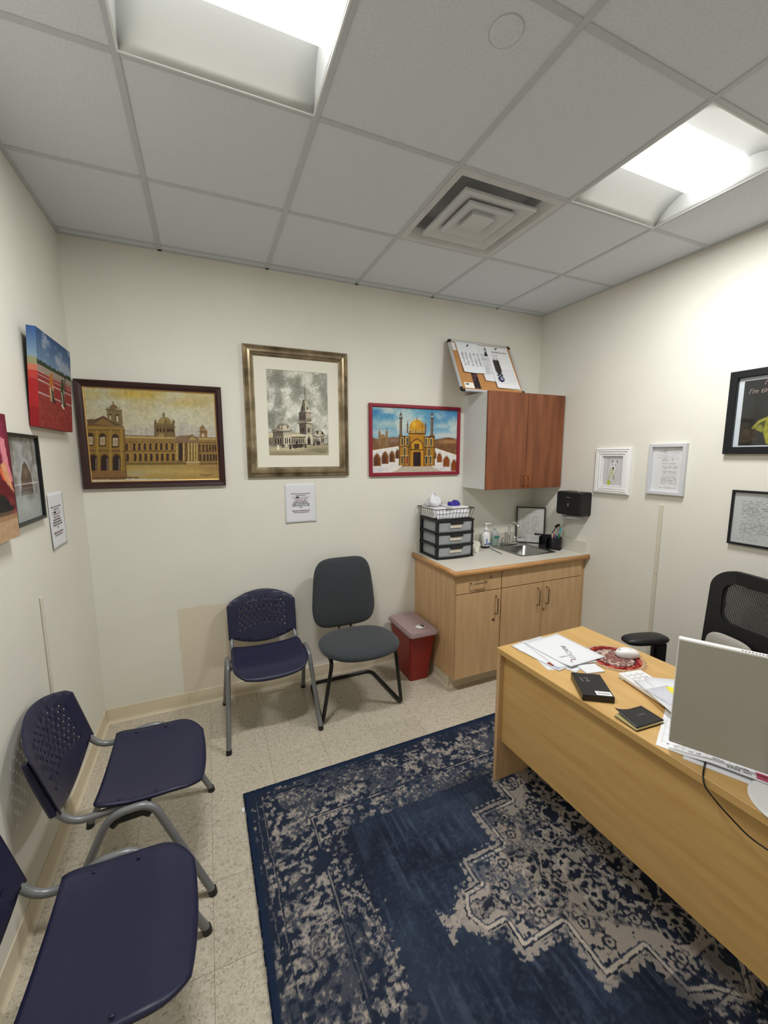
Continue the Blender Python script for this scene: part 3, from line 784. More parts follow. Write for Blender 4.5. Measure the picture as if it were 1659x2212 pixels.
class Cv:
    """canvas; drawing coordinates (U right, V down) follow the quad TL,TR,BR,BL"""
    def __init__(s, nx, ny, quad, base=(200, 200, 200)):
        s.nx, s.ny = nx, ny
        (x0, y0), (x1, y1), (x2, y2), (x3, y3) = quad
        dx1, dx2, dx3 = x1 - x2, x3 - x2, x0 - x1 + x2 - x3
        dy1, dy2, dy3 = y1 - y2, y3 - y2, y0 - y1 + y2 - y3
        den = dx1 * dy2 - dx2 * dy1
        g = (dx3 * dy2 - dx2 * dy3) / den; h = (dx1 * dy3 - dx3 * dy1) / den
        u, v = np.meshgrid(np.linspace(0, 1, nx), np.linspace(0, 1, ny)); w_ = g * u + h * v + 1
        s.U = ((x1 - x0 + g * x1) * u + (x3 - x0 + h * x3) * v + x0) / w_
        s.V = ((y1 - y0 + g * y1) * u + (y3 - y0 + h * y3) * v + y0) / w_
        s.u, s.v = u, v
        s.c = np.empty((ny, nx, 3)); s.c[:] = base
        s.px = abs(x1 - x0) / nx
    def put(s, m, col, al=1.0):
        m = np.clip(m * al, 0, 1)[..., None]; s.c = s.c * (1 - m) + np.asarray(col, float) * m
    def grad(s, v0, v1, c0, c1, m=None):
        t = np.clip((s.V - v0) / (v1 - v0), 0, 1)[..., None]; g = np.asarray(c0, float) * (1 - t) + np.asarray(c1, float) * t
        s.c = g if m is None else s.c * (1 - m[..., None]) + g * m[..., None]
    def rect(s, a, b, c, d, col, al=1): s.put(((s.U >= a) & (s.U <= c) & (s.V >= b) & (s.V <= d)).astype(float), col, al)
    def mpoly(s, pts):
        r = np.zeros(s.U.shape, bool); n = len(pts)
        for i in range(n):
            (ax, ay), (bx, by) = pts[i], pts[i - 1]
            if ay == by: continue
            k = (ay > s.V) != (by > s.V); r ^= k & (s.U < (bx - ax) * (s.V - ay) / (by - ay) + ax)
        return r.astype(float)
    def poly(s, pts, col, al=1): s.put(s.mpoly(pts), col, al)
    def ell(s, cx, cy, rx, ry, col, al=1, top=False):
        m = (((s.U - cx) / rx) ** 2 + ((s.V - cy) / ry) ** 2 <= 1)
        if top: m &= s.V <= cy
        s.put(m.astype(float), col, al)
    def soft(s, cx, cy, rx, ry, col, al=1):
        d = ((s.U - cx) / rx) ** 2 + ((s.V - cy) / ry) ** 2; s.put(np.exp(-d * 1.5), col, al)
    def line(s, x0, y0, x1, y1, w_, col, al=1):
        L = max(1e-6, math.hypot(x1 - x0, y1 - y0)); t = np.clip(((s.U - x0) * (x1 - x0) + (s.V - y0) * (y1 - y0)) / L / L, 0, 1)
        d = np.hypot(s.U - x0 - t * (x1 - x0), s.V - y0 - t * (y1 - y0)); s.put(np.clip((w_ / 2 - d) / s.px + .5, 0, 1), col, al)
    def path(s, pts, w_, col, al=1):
        for a, b in zip(pts, pts[1:]): s.line(*a, *b, w_, col, al)
    def arch(s, cx, base, w_, h_, col, al=1, point=False):
        if point: s.poly([(cx - w_ / 2, base), (cx - w_ / 2, base - h_ * .62), (cx - w_ * .25, base - h_ * .88), (cx, base - h_), (cx + w_ * .25, base - h_ * .88), (cx + w_ / 2, base - h_ * .62), (cx + w_ / 2, base)], col, al)
        else:
            s.rect(cx - w_ / 2, base - h_ + w_ / 2, cx + w_ / 2, base, col, al); s.ell(cx, base - h_ + w_ / 2, w_ / 2, w_ / 2, col, al, top=True)
    def mottle(s, amt, cx=40, cy=30, seed=1, octv=3):
        n = fbm(s.nx, s.ny, cx, cy, seed, octv) - .5; s.c = np.clip(s.c * (1 + amt * 2 * n[..., None]), 0, 255)
    def noise(s, cx, cy, seed, octv=4): return fbm(s.nx, s.ny, cx, cy, seed, octv)
    def out(s, name, w_, h_, mat, parent=None, y=0.0, z0=None, x0=None, warp=None, thick=0.0):
        x0 = -w_ / 2 if x0 is None else x0; z0 = -h_ / 2 if z0 is None else z0
        nx, ny = s.nx, s.ny
        X = x0 + s.u * w_; Z = z0 + (1 - s.v) * h_; Y = np.full(X.shape, y)
        if warp is not None: Y = Y + warp(s.u, s.v)
        co = np.stack([X, Y, Z], -1).reshape(-1, 3)
        i = np.arange(nx * ny).reshape(ny, nx)
        q = np.stack([i[1:, :-1], i[1:, 1:], i[:-1, 1:], i[:-1, :-1]], -1).reshape(-1, 4)
        cols = s.c.reshape(-1, 3)
        if thick:                                   # closed sheet: back layer and rim
            ring = np.concatenate([i[0, :-1], i[:-1, -1], i[-1, :0:-1], i[:0:-1, 0]]); K = nx * ny; R2 = len(ring)
            co = np.concatenate([co, co[ring] + np.array([0, thick, 0])]); cols = np.concatenate([cols, cols[ring]])
            nxt = np.roll(np.arange(R2), -1)
            q = np.concatenate([q, np.stack([ring, ring[nxt], K + nxt, K + np.arange(R2)], -1)])
        me = bpy.data.meshes.new(name)
        me.vertices.add(len(co)); me.vertices.foreach_set('co', co.ravel())
        nl = len(q) * 4; me.loops.add(nl); me.loops.foreach_set('vertex_index', q.ravel().astype(np.int32))
        me.polygons.add(len(q)); me.polygons.foreach_set('loop_start', np.arange(0, nl, 4, dtype=np.int32))
        if thick:
            pass
        at = me.color_attributes.new('Col', 'FLOAT_COLOR', 'POINT')
        sr = np.clip(cols / 255, 0, 1); li = np.where(sr <= .04045, sr / 12.92, ((sr + .055) / 1.055) ** 2.4)
        at.data.foreach_set('color', np.concatenate([li, np.ones((len(li), 1))], 1).astype(np.float32).ravel())
        me.update(calc_edges=True); me.validate()
        o = bpy.data.objects.new(name, me); COL.objects.link(o); me.materials.append(MT[mat])
        if parent: o.parent = parent
        return o

def moulding(w_, h_, prof):
    """mitred frame; profile = (inset from outer edge, stand-off from the wall)"""
    V = []; F = []
    for a, d_ in prof: V += [(-w_ / 2 + a, -d_, -h_ / 2 + a), (w_ / 2 - a, -d_, -h_ / 2 + a), (w_ / 2 - a, -d_, h_ / 2 - a), (-w_ / 2 + a, -d_, h_ / 2 - a)]
    n_ = len(prof)
    for i in range(n_):
        j = (i + 1) % n_
        for k in range(4): F.append([i * 4 + k, i * 4 + (k + 1) % 4, j * 4 + (k + 1) % 4, j * 4 + k])
    return MB().add(V, F)

# ---- rug
def paint_rug():
    RW, RH = 2.74, 1.83; nx, ny = 760, 508
    c = Cv(nx, ny, ((-RW / 2, RH / 2), (RW / 2, RH / 2), (RW / 2, -RH / 2), (-RW / 2, -RH / 2)))
    X, Y = c.U, c.V; ax, ay = np.abs(X), np.abs(Y)
    navy, blue, sky, beige, pale = np.array((34, 40, 54)), np.array((48, 58, 77)), np.array((80, 92, 110)), np.array((172, 162, 152)), np.array((192, 183, 172))
    big = fbm(nx, ny, 6, 4, 5, 3); med = fbm(nx, ny, 26, 18, 11, 3); stre = fbm(nx, ny, 170, 8, 21, 2); cloud = fbm(nx, ny, 16, 11, 31, 4)
    fi = fbm(nx, ny, 110, 74, 41, 2); fj = fbm(nx, ny, 260, 174, 51, 2); fk = fbm(nx, ny, 190, 126, 57, 1)
    def mirror(a): return (a + a[:, ::-1] + a[::-1, :] + a[::-1, ::-1]) / 4
    def std(a): return (a - a.mean()) / a.std()
    oa, ob, oc = std(mirror(vnoise(nx, ny, 190, 127, 61))), std(mirror(vnoise(nx, ny, 95, 64, 71))), std(mirror(vnoise(nx, ny, 48, 32, 77)))
    orn = oa * .62 + ob * .55 + oc * .35 + std(fj) * .42 + std(fk) * .25
    bw, mw_ = std(big), std(med)
    sm = lambda v: np.clip(v, 0, 1)
    # field: mottled blues with pale brushed streaks
    t = sm((cloud - .36) * 2.6)[..., None]; c.c = navy * (1 - t) + blue * t
    c.put(sm((stre - .50) * 4) * sm((med - .38) * 3) * .6, sky); c.put(sm(bw * .5) * .40, sky); c.put(sm((fj - .5) * 4) * .22, sky)
    def orname(mask, amt, edge=.5):
        n_ = orn + amt + bw * .55 + mw_ * .35
        c.put(mask * sm(n_ * 3.0 + .4) * .92, beige * (.93 + .14 * fj[..., None]))
        c.put(mask * np.exp(-((n_ - .55) / .18) ** 2) * edge, navy); c.put(mask * (np.abs(oa) < .16) * (n_ > .2) * .6, blue)
    ex, ey = RW / 2 - ax, RH / 2 - ay; e = np.minimum(ex, ey) + (fi - .5) * .007
    # stepped medallion
    steps = [(.0, .57), (.09, .50), (.175, .47), (.175, .34), (.37, .34), (.37, .17), (.56, .17), (.56, .08), (.64, .08), (.68, .0)]
    ext = np.interp(ax, *zip(*[(a + i * 1e-6, b) for i, (a, b) in enumerate(steps)]), right=-1)
    inside = (ext - ay + (fi - .5) * .008 > 0) & (ax < .68)
    P = [(-a, b) for a, b in steps][::-1] + steps; P = P + [(-a, -b) for a, b in P][::1]
    dist = np.full(X.shape, 9.0)
    Q = steps
    for sx, sy in ((1, 1), (-1, 1), (1, -1), (-1, -1)):
        for a, b in zip(Q, Q[1:]):
            a, b = (a[0] * sx, a[1] * sy), (b[0] * sx, b[1] * sy)
            L = max(1e-6, math.hypot(b[0] - a[0], b[1] - a[1])); tt = sm(((X - a[0]) * (b[0] - a[0]) + (Y - a[1]) * (b[1] - a[1])) / L / L)
            dist = np.minimum(dist, np.hypot(X - a[0] - tt * (b[0] - a[0]), Y - a[1] - tt * (b[1] - a[1])))
    dist = dist + (fi - .5) * .006
    ins = inside.astype(float); wear = sm(1.1 + mw_ * .9 + std(fj) * .3)
    c.put(ins, beige * (.95 + .12 * fj[..., None]), .95)
    sprig = ((orn + oc * .3) > .62); c.put(ins * sprig * .9, navy * .5 + blue * .5); c.put(ins * (orn > 1.15) * .9, navy)
    core = sm(((.40 - ax * .62) - ay * 1.05 + (fi - .5) * .08 + oc * .02) * 30) * ins
    c.put(core, navy, .92); orname(core, .05, .4)
    for lx, ly, rx, ry in ((.0, .155, .105, .085), (.185, .135, .08, .075), (.20, .0, .085, .075), (.36, .055, .06, .05), (.0, .33, .075, .06)):
        for sx in (-1, 1):
            for sy in (-1, 1):
                d = np.hypot((X - sx * lx) / rx, (Y - sy * ly) / ry) + (fi - .5) * .4 + (fj - .5) * .3; an = np.arctan2(Y - sy * ly, X - sx * lx)
                c.put((d < 1) * .85, navy); c.put(((d < 1.14) & (d > 1.02)) * .7, beige); c.put((d < 1) * sm(orn * 1.6) * .85, beige)
                c.put((d < .42 + .16 * np.cos(6 * an)) * .8, pale); c.put((d < .15), navy)
    for sx in (-1, 1):
        for sy in (-1, 1):
            for cx_, cy_ in ((.0, .02), (.30, .19), (.42, .10), (.12, .26), (.09, .40), (.27, .27), (.47, .03)):
                d = np.hypot(X - sx * cx_, Y - sy * cy_) + (fj - .5) * .01; an = np.arctan2(Y - sy * cy_, X - sx * cx_)
                c.put((d < .030 + .008 * np.cos(7 * an)) * .85, beige); c.put(((d < .023) & (d > .016)) * .85, navy); c.put((d < .007) * .9, navy)
    c.put(((dist < .012) & ~inside) * wear * .85, beige)
    sc = (np.sin(X * 190) + np.sin(Y * 190) + (fj - .5) * 2 > .3) & (dist < .030) & (dist > .010) & ~inside; c.put(sc * wear * .85, beige)
    c.put(((dist > .004) & (dist < .010) & inside) * .9, navy); c.put(((dist > .010) & (dist < .022) & inside) * .9, pale); c.put(((dist > .022) & (dist < .027) & inside) * .85, blue)
    for sx in (-1, 1):
        for q in (-1, 1): d = np.abs((X - sx * .72) * .8 - q * Y) + (fj - .5) * .05; c.put((d < .018) * (np.abs(Y) < .085) * (np.abs(X - sx * .70) < .07) * .85, beige)
    c.put(sm((bw * .7 - .5 + mw_ * .5 + std(fj) * .5) * 1.5) * ins * .6, blue)
    # spandrels reaching into the field with a ragged leafy rim
    lim = np.minimum(ex - .40 - .07 * np.cos(ay * 9) * (ay > .15), ey - .27 - .05 * np.cos(ax * 9)) + (fi - .5) * .09 + (fk - .5) * .05
    near = (lim < 0) & ~inside
    c.put(near * 1.0, navy * .6 + blue * .4, .8); orname(near * 1.0, -.35); c.put(((lim < 0) & (lim > -.022) & ~inside) * sm(.6 + mw_ * .8 + std(fj) * .6), beige, .85)
    # border bands
    def band(a, b): return ((e >= a) & (e < b)).astype(float)
    c.put(band(0, .30), navy * .6 + blue * .4, .85)
    orname(band(.030, .080), -.75); orname(band(.085, .27), .12); orname(band(.285, .40), -.2)
    per = X * (ey < ex) + Y * (ex <= ey)
    ros = np.abs(((per / .26) % 1) - .5) * .26; dd = np.hypot(ros, e - .178) + (fi - .5) * .03 + (fj - .5) * .02; an = np.arctan2(e - .178, ros)
    k = sm(.5 + bw * .8); c.put((dd < .055 + .014 * np.cos(6 * an)) * k * .6, beige); c.put(((dd < .042) & (dd > .034)) * k * .75, navy); c.put((np.abs(dd - .022) < .004) * k * .7, navy); c.put((dd < .009) * k * .8, navy)
    for a, b, col, al in ((.078, .082, beige, .6), (.082, .087, navy, .8), (.270, .276, navy, .9), (.276, .283, beige, .85), (.283, .288, navy, .9), (.335, .339, navy, .8), (.395, .400, navy, .8), (.050, .053, beige, .5)):
        c.put(band(a, b) * sm(.75 + mw_ * .6), col, al)
    sq = (np.abs(((per / .075) % 1) - .5) < .2) & (e > .300) & (e < .328); c.put(sq * .7 * (fj > .45), beige)
    sq = (np.abs(((per / .050) % 1) - .5) < .2) & (e > .350) & (e < .385); c.put(sq * .6 * (fj > .45), beige)
    c.put(sm((bw * .8 - .4 + mw_ * .5 + std(fj) * .5) * 1.5) * band(.03, .46) * .75, navy * .5 + blue * .5); c.put(sm(-bw * .8 - .7) * band(.03, .5) * .5, navy)
    c.put(sm((fj - .52) * 5) * .10, sky)
    c.put(band(0, .026), (32, 46, 70), .92); c.put(band(0, .006), (20, 30, 48), 1)
    o = c.out('area_rug', RW, RH, 'rug')
    # lay it flat: local z -> -? rotate so that canvas z becomes y
    me = o.data; me.transform(Matrix.Rotation(math.radians(-90), 4, 'X'))
    bm = bmesh.new(); bm.from_mesh(me)
    ed = [e_ for e_ in bm.edges if e_.is_boundary]; r = bmesh.ops.extrude_edge_only(bm, edges=ed)
    for v in r['geom']:
        if isinstance(v, bmesh.types.BMVert): v.co.z -= .0085
    bm.to_mesh(me); bm.free()
    MB().box((-RW / 2 - .014, RH / 2 - .105, -.007), (-RW / 2 + .004, RH / 2 - .080, -.0062)).out('care_tag', 'white', o)
    o.location = (.765 + RW / 2 - .004, -.925 - RH / 2 + .02, .0088); o.rotation_euler = (0, 0, math.radians(.8))
    return tag(o, 'navy blue and beige distressed oriental rug under the desk', 'rug')
paint_rug()
# ---------------------------------------------------------------- framed pictures
def back_pic(name, label, cat, x0, x1, z0, z1, group=None): return thing(name, label, cat, ((x0 + x1) / 2, -.001, (z0 + z1) / 2), 0, group), x1 - x0, z1 - z0
def right_pic(name, label, cat, y0, y1, z0, z1, group=None): return thing(name, label, cat, (XR - .001, (y0 + y1) / 2, (z0 + z1) / 2), -math.pi / 2, group), abs(y1 - y0), z1 - z0
def left_pic(name, label, cat, y0, y1, z0, z1, group=None): return thing(name, label, cat, (.001, (y0 + y1) / 2, (z0 + z1) / 2), math.pi / 2, group), abs(y1 - y0), z1 - z0

# --- painting 1: long arcaded building, brown frame
def paint_palace():
    c = Cv(330, 236, ((110, 148), (1497, 230), (1543, 1122), (212, 1150)))
    n = c.noise(7, 5, 3); n2 = c.noise(14, 10, 9)
    c.grad(150, 700, (198, 182, 118), (214, 212, 196))
    c.put(np.clip((n - .45) * 4, 0, 1), (208, 208, 184), .8); c.put(np.clip((.40 - n2) * 3, 0, 1), (196, 182, 128), .3)
    c.soft(700, 230, 330, 60, (204, 166, 56), .75); c.soft(1200, 330, 250, 60, (200, 164, 80), .6); c.soft(330, 330, 200, 90, (200, 202, 182), .8); c.soft(1150, 430, 350, 110, (216, 216, 190), .6)
    hz = (186, 178, 166)                             # hazy city
    for a, b in ((590, 600), (640, 540), (700, 560), (760, 590), (810, 575), (850, 545), (1130, 600), (1160, 560), (1180, 530), (1240, 560), (1290, 610), (1330, 580), (1480, 570)):
        c.rect(a - 40, b, a + 45, 690, hz, .45)
    rg = random.Random(2)
    for k in range(60): c.rect(x := rg.uniform(560, 1500), y := rg.uniform(590, 670), x + 8, y + 12, (160, 148, 146), .4)
    st, dk, li_, gd = (150, 118, 62), (62, 40, 28), (186, 160, 104), (170, 132, 44)
    c.poly([(550, 660), (1540, 690), (1540, 960), (560, 960)], st); c.poly([(550, 660), (1540, 690), (1540, 715), (550, 690)], li_)
    c.line(550, 662, 1540, 692, 6, (92, 66, 40)); c.line(555, 735, 1540, 742, 7, (100, 74, 40)); c.line(555, 828, 1540, 838, 7, (96, 66, 40))
    c.mottle(.10, 60, 40, 5)
    # dome
    c.poly([(880, 670), (885, 530), (1080, 540), (1090, 680)], (128, 106, 68)); c.ell(978, 540, 72, 72, (150, 128, 76), top=True); c.soft(960, 500, 40, 30, (186, 166, 110), .6)
    c.line(968, 425, 968, 475, 14, (120, 100, 66)); c.ell(968, 450, 16, 12, (130, 108, 70)); c.line(868, 570, 1092, 578, 8, (96, 74, 46))
    for x in (880, 988, 1070): c.rect(x - 13, 515, x + 13, 680, (120, 98, 60)); c.poly([(x - 14, 515), (x, 495), (x + 14, 515)], (110, 88, 56))
    for x in (902, 935, 972, 1012, 1035, 1060): c.arch(x, 630, 18, 42, dk)
    c.arch(945, 670, 70, 26, (170, 146, 92), .8)
    # arcade windows
    for i, x in enumerate((575, 655, 710, 768, 826, 888, 941, 998, 1058)):
        c.arch(x, 818, 36, 84, (196, 166, 96), .8); c.arch(x, 820, 28, 78, dk, .95); c.arch(x + 10, 932, 40, 90, (190, 156, 84), .8); c.arch(x + 10, 934, 30, 82, dk, .95)
        c.rect(x + 22, 740, x + 34, 822, gd, .6); c.rect(x + 34, 845, x + 46, 936, gd, .6)
    for x in (1345, 1386, 1423, 1455, 1487, 1514): c.arch(x, 832, 20, 72, dk, .9); c.arch(x + 8, 935, 22, 74, dk, .9)
    # portico
    c.poly([(1090, 700), (1130, 668), (1265, 660), (1335, 715), (1335, 745), (1090, 738)], (140, 112, 84)); c.poly([(1215, 715), (1268, 662), (1335, 715)], (176, 148, 88)); c.path([(1215, 715), (1268, 662), (1335, 715)], 9, (96, 70, 48))
    c.rect(1095, 740, 1345, 940, (110, 84, 46))
    for x in (1108, 1178, 1230, 1262, 1292, 1318): c.rect(x - 9, 745, x + 9, 935, (190, 164, 98))
    c.rect(1130, 750, 1165, 925, (52, 36, 34)); c.poly([(1200, 940), (1350, 940), (1362, 990), (1200, 990)], (206, 192, 150)); c.line(1200, 962, 1360, 962, 4, (150, 128, 84))
    c.poly([(1345, 690), (1350, 600), (1425, 605), (1430, 690)], (150, 116, 74)); c.ell(1376, 600, 34, 34, (150, 118, 74), top=True); c.line(1374, 555, 1374, 575, 8, (110, 84, 50)); c.arch(1382, 682, 26, 34, (214, 206, 170)); c.line(1338, 625, 1430, 632, 8, (100, 74, 46))
    # ground
    c.poly([(570, 955), (1545, 950), (1550, 1130), (570, 1120)], (178, 150, 84)); c.line(575, 965, 1200, 962, 22, (112, 98, 52)); c.line(1350, 965, 1540, 962, 20, (112, 92, 52))
    c.soft(900, 1040, 380, 40, (196, 172, 110), .8); c.soft(680, 1070, 120, 40, (176, 172, 140), .8); c.soft(1250, 1050, 160, 26, (206, 172, 96), .7); c.soft(1470, 1010, 120, 40, (150, 112, 84), .5)
    # left pavilion
    c.poly([(150, 545), (545, 570), (580, 1120), (190, 1120)], (146, 114, 54)); c.poly([(150, 490), (240, 490), (325, 455), (535, 560), (160, 550)], (112, 84, 60)); c.poly([(215, 545), (325, 480), (450, 556)], (142, 112, 58)); c.path([(205, 548), (325, 460), (480, 558)], 12, (96, 72, 56))
    c.poly([(150, 550), (545, 570), (548, 612), (155, 600)], (158, 126, 64)); c.line(155, 602, 560, 608, 7, (92, 66, 38)); c.line(165, 822, 565, 828, 9, (86, 60, 36)); c.line(160, 555, 545, 568, 6, (90, 64, 40))
    c.poly([(375, 500), (362, 385), (520, 395), (535, 555)], (134, 114, 74)); c.ell(434, 385, 48, 50, (128, 106, 66), top=True); c.line(432, 312, 432, 340, 10, (104, 84, 54)); c.line(355, 388, 525, 398, 10, (96, 78, 50)); c.arch(402, 495, 28, 60, dk); c.arch(402, 495, 18, 46, (210, 200, 160)); c.arch(474, 515, 34, 76, dk); c.arch(476, 515, 22, 60, (214, 204, 168))
    for x in (372, 500): c.poly([(x - 9, 382), (x, 352), (x + 9, 382)], (112, 90, 56))
    for x in (262, 402, 520): c.rect(x - 12, 604, x + 12, 1030, (166, 134, 62))
    for x, yb in ((190, 775), (318, 780), (455, 790)):
        c.arch(x, yb, 74, 142, dk, .95); c.rect(x - 27, yb - 100, x + 28, yb - 14, (190, 172, 138)); c.soft(x, yb - 60, 30, 30, (150, 128, 96), .6); c.rect(x - 32, yb - 16, x + 32, yb, dk)
    for x, yb in ((222, 1035), (342, 1035), (468, 1035)):
        c.arch(x, yb, 90, 180, (100, 72, 36), .9); c.arch(x, yb, 76, 165, (48, 32, 30)); c.rect(x + 22, yb - 130, x + 34, yb, (132, 116, 104))
    c.rect(196, 1038, 560, 1130, (138, 102, 62)); c.line(210, 1112, 700, 1108, 12, (104, 72, 44)); c.line(548, 600, 572, 1110, 10, (104, 76, 40))
    c.mottle(.04, 40, 30, 8, 2); c.c *= .92
    for k in range(7): c.line(1345 + k * 20, 1078 + (k % 2) * 6, 1362 + k * 20, 1084 - (k % 3) * 6, 5, (92, 48, 30))
    for k in range(5): c.line(1400 + k * 11, 1094, 1406 + k * 11, 1090, 4, (92, 48, 30))
    return c
t, w_, h_ = back_pic('framed_painting', 'oil painting of a long arcaded building in a dark mahogany frame', 'painting', .010, .782, 1.495, 2.118)
moulding(w_, h_, [(0, 0), (0, .024), (.006, .030), (.022, .026), (.032, .018), (.041, .016), (.041, 0)]).out('frame', 'dkwood', t)
moulding(w_ - .078, h_ - .078, [(0, .005), (0, .017), (.005, .015), (.005, .005)]).out('gilt_liner', 'gold', t)
paint_palace().out('canvas', w_ - .086, h_ - .086, 'oil', t, -.012)

# --- print 2: clock tower, bronze frame with mat
def paint_tower():
    c = Cv(216, 290, ((120, 100), (1525, 240), (1525, 2088), (158, 2062)))
    n = c.noise(6, 7, 13, 5); n2 = c.noise(12, 13, 17, 4)
    c.c[:] = (140, 140, 128); c.put(np.clip((n - .44) * 5, 0, 1), (196, 196, 184), .9); c.put(np.clip((n2 - .56) * 6, 0, 1), (220, 220, 212), .6); c.put(np.clip((.40 - n) * 6, 0, 1), (110, 112, 104), .6)
    c.soft(300, 300, 300, 200, (112, 112, 100), .6); c.soft(1480, 420, 140, 260, (112, 114, 110), .6); c.soft(900, 1050, 400, 260, (206, 206, 196), .45); c.soft(250, 600, 160, 130, (206, 206, 204), .6)
    c.mottle(.10, 70, 90, 21, 2)
    dk, md, lt, br = (58, 52, 46), (112, 102, 88), (206, 200, 178), (86, 78, 68)
    # ground
    c.poly([(140, 1860), (1530, 1830), (1530, 2100), (140, 2100)], (150, 142, 116)); c.soft(600, 1920, 500, 40, (190, 182, 152), .8); c.soft(1300, 1960, 300, 60, (112, 104, 84), .8); c.soft(500, 2050, 600, 40, (120, 108, 80), .8); c.line(140, 1990, 1000, 2010, 18, (126, 116, 90), .7)
    # tower
    c.line(1000, 465, 1002, 840, 9, dk); c.poly([(955, 830), (1040, 830), (1120, 1120), (860, 1120)], lt); c.poly([(955, 830), (1000, 830), (1004, 1080), (885, 1100)], (96, 90, 82)); c.poly([(1000, 830), (1040, 830), (1085, 1060), (1006, 1060)], (178, 170, 150))
    for x in (952, 975, 1000, 1028): c.line(x, 815, x, 850, 8, dk)
    c.ell(945, 1000, 16, 45, dk); c.ell(1058, 1010, 14, 42, dk)
    c.poly([(855, 1110), (1015, 1090), (1015, 1600), (870, 1580)], br); c.poly([(1012, 1090), (1140, 1120), (1150, 1600), (1012, 1600)], (168, 158, 138)); c.path([(855, 1112), (1015, 1092), (1142, 1122)], 14, dk)
    c.poly([(835, 1260), (1015, 1300), (1015, 1350), (840, 1350)], (150, 142, 126)); c.poly([(1012, 1310), (1150, 1290), (1150, 1360), (1012, 1350)], (186, 178, 158)); c.path([(835, 1262), (870, 1300), (1012, 1316), (1120, 1300), (1152, 1270)], 9, dk); c.path([(840, 1352), (1012, 1342), (1152, 1370)], 16, dk)
    for x in range(880, 1010, 18): c.line(x, 1190, x, 1290, 7, dk)
    for x in (1042, 1066, 1092, 1116): c.path([(x, 1300), (x + 2, 1230), (x + 12, 1300)], 7, dk)
    for x in (898, 920, 944, 966): c.rect(x - 6, 1450, x + 6, 1540, (44, 38, 34))
    for x in (1062, 1082, 1104): c.arch(x, 1560, 16, 130, (60, 54, 48), 1, True)
    for x in range(872, 1010, 14): c.line(x, 1370, x, 1600, 3, (66, 60, 54), .8)
    c.line(1014, 1095, 1014, 1600, 7, (44, 38, 34))
    c.poly([(1000, 1600), (1160, 1600), (1165, 1840), (1000, 1850)], (190, 182, 160)); c.arch(1078, 1830, 90, 210, (150, 142, 122), 1, True); c.arch(1078, 1830, 60, 170, (44, 38, 34), 1, True)
    # low wings
    c.poly([(150, 1550), (270, 1550), (270, 1640), (150, 1640)], (190, 180, 150)); c.poly([(150, 1640), (1000, 1660), (1000, 1840), (150, 1840)], (140, 128, 108)); c.poly([(680, 1570), (860, 1570), (995, 1650), (690, 1650)], (196, 186, 152)); c.path([(690, 1655), (998, 1655)], 18, dk); c.line(680, 1568, 870, 1570, 9, dk)
    for x in range(700, 990, 42): c.arch(x, 1790, 26, 110, dk, 1, True); c.line(x + 20, 1690, x + 20, 1800, 6, (206, 198, 176))
    for x in range(165, 260, 34): c.rect(x, 1670, x + 16, 1800, dk)
    # left pavilion
    c.poly([(250, 1500), (420, 1370), (610, 1380), (695, 1510), (490, 1520)], (186, 178, 158)); c.poly([(250, 1500), (420, 1370), (490, 1372), (494, 1500)], (140, 130, 114)); c.path([(250, 1500), (494, 1520), (695, 1512)], 16, dk); c.path([(250, 1500), (420, 1370), (610, 1380), (695, 1510)], 8, dk)
    c.ell(410, 1420, 24, 34, dk); c.ell(425, 1415, 16, 22, (190, 184, 166)); c.ell(590, 1420, 24, 32, dk); c.ell(576, 1418, 16, 22, (196, 190, 172))
    for x in range(420, 600, 16): c.line(x, 1372, x, 1335, 4, dk)
    c.poly([(260, 1515), (494, 1530), (496, 1840), (270, 1840)], (96, 86, 74)); c.poly([(494, 1530), (685, 1525), (680, 1840), (496, 1840)], (176, 166, 146))
    for x in range(268, 690, 16): c.line(x, 1535, x + 6, 1550, 6, dk)
    for x in (320, 378, 432): c.arch(x, 1810, 50, 200, (150, 140, 122), 1, True); c.arch(x, 1800, 32, 160, (44, 38, 34), 1, True)
    for x in (540, 588, 636): c.arch(x, 1800, 46, 200, (206, 198, 178), 1, True); c.arch(x, 1790, 28, 150, (52, 46, 40), 1, True)
    c.line(150, 1835, 1520, 1825, 16, (74, 66, 56))
    # right pavilion
    c.poly([(1165, 1600), (1270, 1520), (1380, 1540), (1440, 1620), (1330, 1640)], (176, 168, 148)); c.path([(1165, 1600), (1270, 1520), (1380, 1540), (1440, 1620)], 9, dk); c.ell(1275, 1560, 24, 40, dk); c.ell(1385, 1580, 26, 30, dk); c.poly([(1165, 1620), (1300, 1670), (1300, 1830), (1165, 1830)], (150, 140, 120)); c.poly([(1330, 1640), (1440, 1625), (1440, 1820), (1330, 1830)], (170, 160, 140)); c.path([(1165, 1625), (1320, 1668), (1440, 1628)], 16, dk)
    for x in (1370, 1408): c.arch(x, 1800, 26, 140, dk, 1, True)
    for x in range(1180, 1320, 32): c.rect(x, 1710, x + 14, 1800, dk)
    # people and carts
    for x, y, s_ in ((372, 1800, 1.0), (480, 1790, .7), (650, 1800, .9), (1000, 1790, .8), (1190, 1760, .7), (565, 1790, .6)):
        col = lt if x in (372, 565) else (52, 46, 42)
        c.ell(x, y, 14 * s_, 18 * s_, (60, 52, 46)); c.poly([(x - 22 * s_, y + 20), (x + 22 * s_, y + 20), (x + 26 * s_, y + 140 * s_), (x - 26 * s_, y + 140 * s_)], col)
    c.ell(770, 1860, 75, 50, dk); c.ell(880, 1850, 70, 46, dk); c.ell(800, 1800, 22, 60, dk); c.ell(1290, 1800, 50, 50, dk); c.line(925, 1840, 1000, 1880, 10, dk)
    c.mottle(.09, 100, 130, 31, 2); c.c = np.clip(c.c * 1.12, 0, 255)
